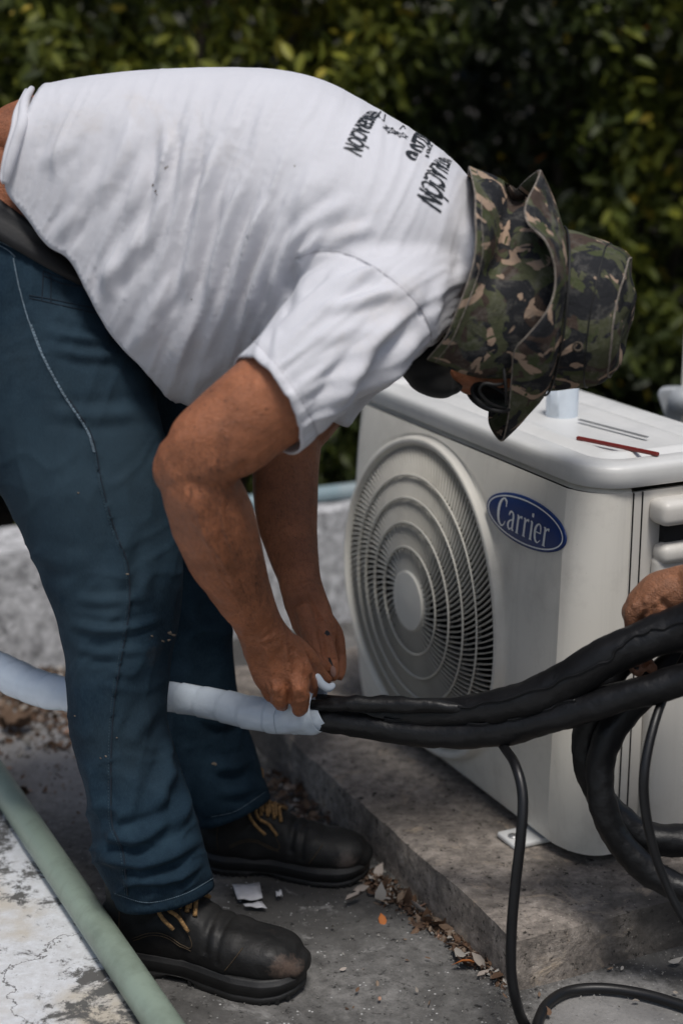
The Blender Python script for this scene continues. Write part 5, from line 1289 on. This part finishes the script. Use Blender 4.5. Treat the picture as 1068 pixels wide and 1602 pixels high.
# ============================================================ SMALL THINGS
LZ = .7185
c1 = toL(G(878, 655, LZ)); r_ = pm(25.5, G(878, 655, LZ))
cx_ = G(878, 650, LZ); cx_.z = LZ
tr = empty('tape_roll', cx_); tag(tr, 'white roll of tape standing on the unit lid below the hat', 'tape roll')
V = []; prof = [(r_*.99, .0), (r_, .002), (r_, .050), (r_*.985, .052), (r_*.5, .052), (r_*.48, .050), (r_*.48, 0)]
rowsr = [[cx_+Vector((a*cos(t), a*sin(t), z)) for t in np.linspace(0, 2*pi, 41)[:-1]] for a, z in prof]
grid('roll', rowsr, M['vinyl'], tr, closed=True)
grid('loose_end', [[cx_+Vector((r_*1.015*cos(t), r_*1.015*sin(t), z+.006*max(0, (t+2.6)*3-1)*(1 if z > .03 else 0))) for z in (.004, .03, .054)] for t in np.linspace(-2.6, -1.9, 8)], M['vinyl'], tr, thick=.0006)
def stick(name, a, b, w, h, m, label, cat):
    d = (b-a).normalized(); s = Vector((-d.y, d.x, 0)).normalized(); V, F = box((a+b)/2+Vector((0, 0, h/2)), ((b-a).length, w, h), (d, s, Vector((0, 0, 1))))
    o = mesh(name, V, F, m, None, False); mod(o, 'BEVEL', width=min(w, h)*.3, segments=2); return tag(o, label, cat)
a, b = G(902, 688, .7235), G(1029, 714, .7235)
st1 = stick('tool', a, b, .007, .006, M['red'], 'slim red plastic tool lying on the unit lid', 'tool')
stick('metal_strip', G(905, 657, .7235), G(1012, 685, .7235), .007, .0018, M['steel'], 'thin grey metal strip on the unit lid beyond the red tool', 'metal strip')
# pale fitting behind the unit
ft = empty('antenna_bracket', P(1075, 700, 3.05)); tag(ft, 'blurred pale grey plastic bracket on a white post at the right edge behind the unit', 'bracket')
pl = [P(u, v, 3.05) for u, v in ((1027, 618), (1030, 610), (1040, 608), (1062, 607), (1075, 612), (1068, 650), (1056, 676), (1050, 677), (1045, 672))]
bk = [q+Vector((.01, .03, 0)) for q in pl]; n = len(pl)
o = mesh('plate', pl+bk, [tuple(range(n))[::-1], tuple(range(n, 2*n))]+[(i, (i+1) % n, n+(i+1) % n, n+i) for i in range(n)], M['greypl'], ft, False); mod(o, 'BEVEL', width=.006, segments=3)
mesh('collar', *tube([P(1066, 628, 3.02), P(1072, 622, 3.10)], pm(22, P(1066, 628, 3.02)), 20, 1), M['greypl'], ft)
mesh('bolt', *tube([P(1051, 633, 3.035), P(1051, 633, 3.05)], .005, 10, 1), M['steel'], ft)
pb_ = P(1078, 640, 3.06); mesh('post', *tube([Vector((pb_.x, pb_.y, 0)), Vector((pb_.x, pb_.y, 1.02))], .018, 16, 1), M['ac'], ft)
# scrap paper
def scrap(name, quad, m, label, cat, h=.004):
    q = [G(u, v, .006) for u, v in quad]; g = [[(q[0].lerp(q[1], i/4)).lerp(q[3].lerp(q[2], i/4), j/4)+Vector((0, 0, h*noise.noise(Vector((i*.9, j*.9, quad[0][0])))+h)) for j in range(5)] for i in range(5)]
    o = grid(name, g, m, thick=.0008); return tag(o, label, cat)
scrap('paper_scrap', [(364, 1389), (406, 1387), (411, 1411), (372, 1413)], M['paper'], 'square white paper scrap on the floor beside the nearer boot', 'paper', .006)
scrap('paper_scrap', [(380, 1418), (410, 1414), (418, 1424), (385, 1422)], M['paper'], 'torn narrow white scrap just below the square paper', 'paper', .004)
scrap('paper_scrap', [(431, 1400), (440, 1398), (442, 1406), (433, 1408)], M['paper'], 'tiny white crumb of paper between the two boots', 'paper', .006)
# fallen leaves
dlv = [leafverts(1, w, f, c)[0] for w, f, c in ((.5, .5, .35), (.6, -.6, .5), (.45, .9, -.4), (.7, .3, .6))]
dme = [leaf_mesh_single(M['dry'], 'dry_leaf', v) for v in dlv]
def dleaf(p, s, t, label, group, tilt=.35, rnd=random):
    o = bpy.data.objects.new('dry_leaf', rnd.choice(dme)); o.location = p; o.rotation_euler = (rnd.gauss(0, tilt)+(pi if rnd.random() < .4 else 0), rnd.gauss(0, tilt), rnd.uniform(0, 6.28)); o.scale = (s, s, s*rnd.uniform(.6, 1.4)); o.color = (t, t, t, 1)
    COL.objects.link(o); return tag(o, label, 'leaf', group)
rl_ = random.Random(3)
def scatter(n, fn, label, group, s=(.012, .03)):
    for _ in range(n):
        u, v, h = fn(); p = G(u, v, h); p.z += rl_.uniform(.002, .010)
        t = rl_.choice([.08, .15, .2, .3, .35, .38, .45, .5, .55, .6, .7, .8, .82, .9]) ; dleaf(p, rl_.uniform(*s), t, label, group, .5, rl_)
def gut():
    t = rl_.random()**1.3; u = 592+(790-592)*t; v = 1375+(1535-1375)*t; k = abs(rl_.gauss(0, 1)); return u-k*(20*(1-t)+5), v+k*2+rl_.gauss(0, 5), 0
scatter(85, gut, 'small dry leaf in the litter along the foot of the plinth', 'dry leaves along the plinth')
scatter(55, lambda: (rl_.uniform(400, 500), rl_.uniform(1215, 1285), 0), 'small dry leaf in the litter behind the farther boot', 'dry leaves behind the farther boot')
scatter(85, lambda: (rl_.gauss(50, 55), 1060+abs(rl_.gauss(0, 55)), 0), 'small dry leaf in the litter at the foot of the parapet wall', 'dry leaves under the parapet wall', (.015, .035))
scatter(60, lambda: (rl_.gauss(90, 80), rl_.uniform(1110, 1250), 0), 'crumbling dry leaf scattered on the floor left of the worker', 'scattered dry leaves at left', (.006, .016))
scatter(30, lambda: (rl_.uniform(500, 1060), rl_.uniform(1440, 1600), 0), 'tiny dry leaf bit on the open floor in front', 'scattered leaf bits in front', (.006, .012))
dleaf(G(740, 1508, .012), .026, 1.0, 'bright orange dry leaf at the near end of the plinth litter', None)
dleaf(G(595, 1428, .012), .022, 1.0, 'orange dry leaf beside the toe of the farther boot', None)
dleaf(G(566, 1398, .016), .034, .82, 'large pale grey dry leaf by the toe of the farther boot', None)
dleaf(G(712, 1497, .012), .03, .8, 'pale curled leaf next to the orange one near the plinth corner', None)
dleaf(G(1045, 1503, .010), .022, .8, 'pale leaf on the floor right of the plinth corner', None); dleaf(G(860, 1588, .008), .014, .35, 'brown leaf inside the cable loop', None)
for u, v, s in ((18, 1150, .05), (38, 1140, .05)): pass
V = []; bigl = []
for i in range(9):
    row = []
    for j in range(9):
        x, y = (i/8-.5), (j/8-.5); r = .5; z = .018+.030*noise.noise(Vector((x*5, y*5, 1)))+.03*(x*x+y*y)*2; row.append(G(27, 1148, 0)+Vector((x*.062*(1-.5*y*y), y*.05*(1-.8*x*x), z)))
    bigl.append(row)
o = grid('dry_leaf', bigl, M['dry'], thick=.0008); at = o.data.color_attributes.new('tone', 'FLOAT_COLOR', 'POINT')
for d in at.data: d.color = (.42, .42, .42, 1)
o.color = (1, 1, 1, 1); tag(o, 'large curled brown leaf on the floor at the left edge', 'leaf')
def litter():
    rnd = random.Random(21); A = []; T = []; Fs = []; nv = len(LV); c = 0
    def put(u, v, s, h=0):
        nonlocal c
        p = G(u, v, h); p.z += rnd.uniform(.001, .008); e = Matrix.Rotation(rnd.uniform(0, 6.28), 3, 'Z') @ Matrix.Rotation(rnd.gauss(0, .5), 3, 'X') @ Matrix.Rotation(rnd.gauss(0, .4), 3, 'Y')
        A.append((dlv[rnd.randrange(4)]*s)@np.array(e).T+np.array(p)); T.extend([rnd.choice([.03, .1, .2, .3, .38, .45, .6, .8])]*nv); Fs.extend([tuple(a+c*nv for a in f) for f in LF]); c += 1
    for _ in range(900):
        t = rnd.random()**1.4; k = abs(rnd.gauss(0, 1)); put(590+200*t-k*(16*(1-t)+5), 1372+164*t+rnd.gauss(0, 5), rnd.uniform(.005, .014))
    for _ in range(380): put(rnd.uniform(395, 520), rnd.uniform(1205, 1290), rnd.uniform(.005, .015))
    for _ in range(1500): put(rnd.gauss(40, 75), 1052+abs(rnd.gauss(0, 48)), rnd.uniform(.008, .026))
    for _ in range(300): put(rnd.gauss(80, 90), rnd.uniform(1100, 1300), rnd.uniform(.003, .009))
    me = bpy.data.meshes.new('leaf_litter'); me.from_pydata(np.concatenate(A).tolist(), [], Fs); me.materials.append(M['dry'])
    at = me.color_attributes.new('tone', 'FLOAT_COLOR', 'POINT'); at.data.foreach_set('color', np.repeat(np.array(T)[:, None], 4, 1).ravel())
    o = bpy.data.objects.new('leaf_litter', me); COL.objects.link(o); tag(o, 'crumbled brown leaf litter gathered against the plinth and the parapet wall', 'leaf litter', kind='stuff'); o.color = (1, 1, 1, 1)
litter()
# grit
def grit():
    rnd = random.Random(9); V = []; F = []; 
    for i in range(5200):
        if i < 2600: t = rnd.uniform(-1.0, 1.4); p = L(t, rnd.uniform(-.70, -.185), 0.002)
        elif i < 4000: p = L(rnd.uniform(-.16, 1.0), -.19-abs(rnd.gauss(0, .022)), .003)
        elif i < 4700: p = L(-.135-abs(rnd.gauss(0, .05)), rnd.uniform(-.25, .6), .002)
        else: p = L(1.41-abs(rnd.gauss(0, .04)), rnd.uniform(-.7, .5), .003)
        s = rnd.uniform(.0006, .0022)*(1 if rnd.random() < .93 else 1.9); b_ = len(V)
        for k in range(4): V.append(p+Vector((rnd.uniform(-1, 1), rnd.uniform(-1, 1), rnd.uniform(0, 1.2)))*s)
        V.append(p+Vector((0, 0, s*1.3))); F += [(b_, b_+1, b_+4), (b_+1, b_+2, b_+4), (b_+2, b_+3, b_+4), (b_+3, b_, b_+4), (b_, b_+2, b_+1), (b_, b_+3, b_+2)]
    o = mesh('grit', V, F, M['gritm'], None, False); tag(o, 'pale grit and crumbs scattered on the concrete floor', 'grit', kind='stuff')
M['gritm'] = simple('grit', (.26, .25, .23), .95, .7, 90)
grit()
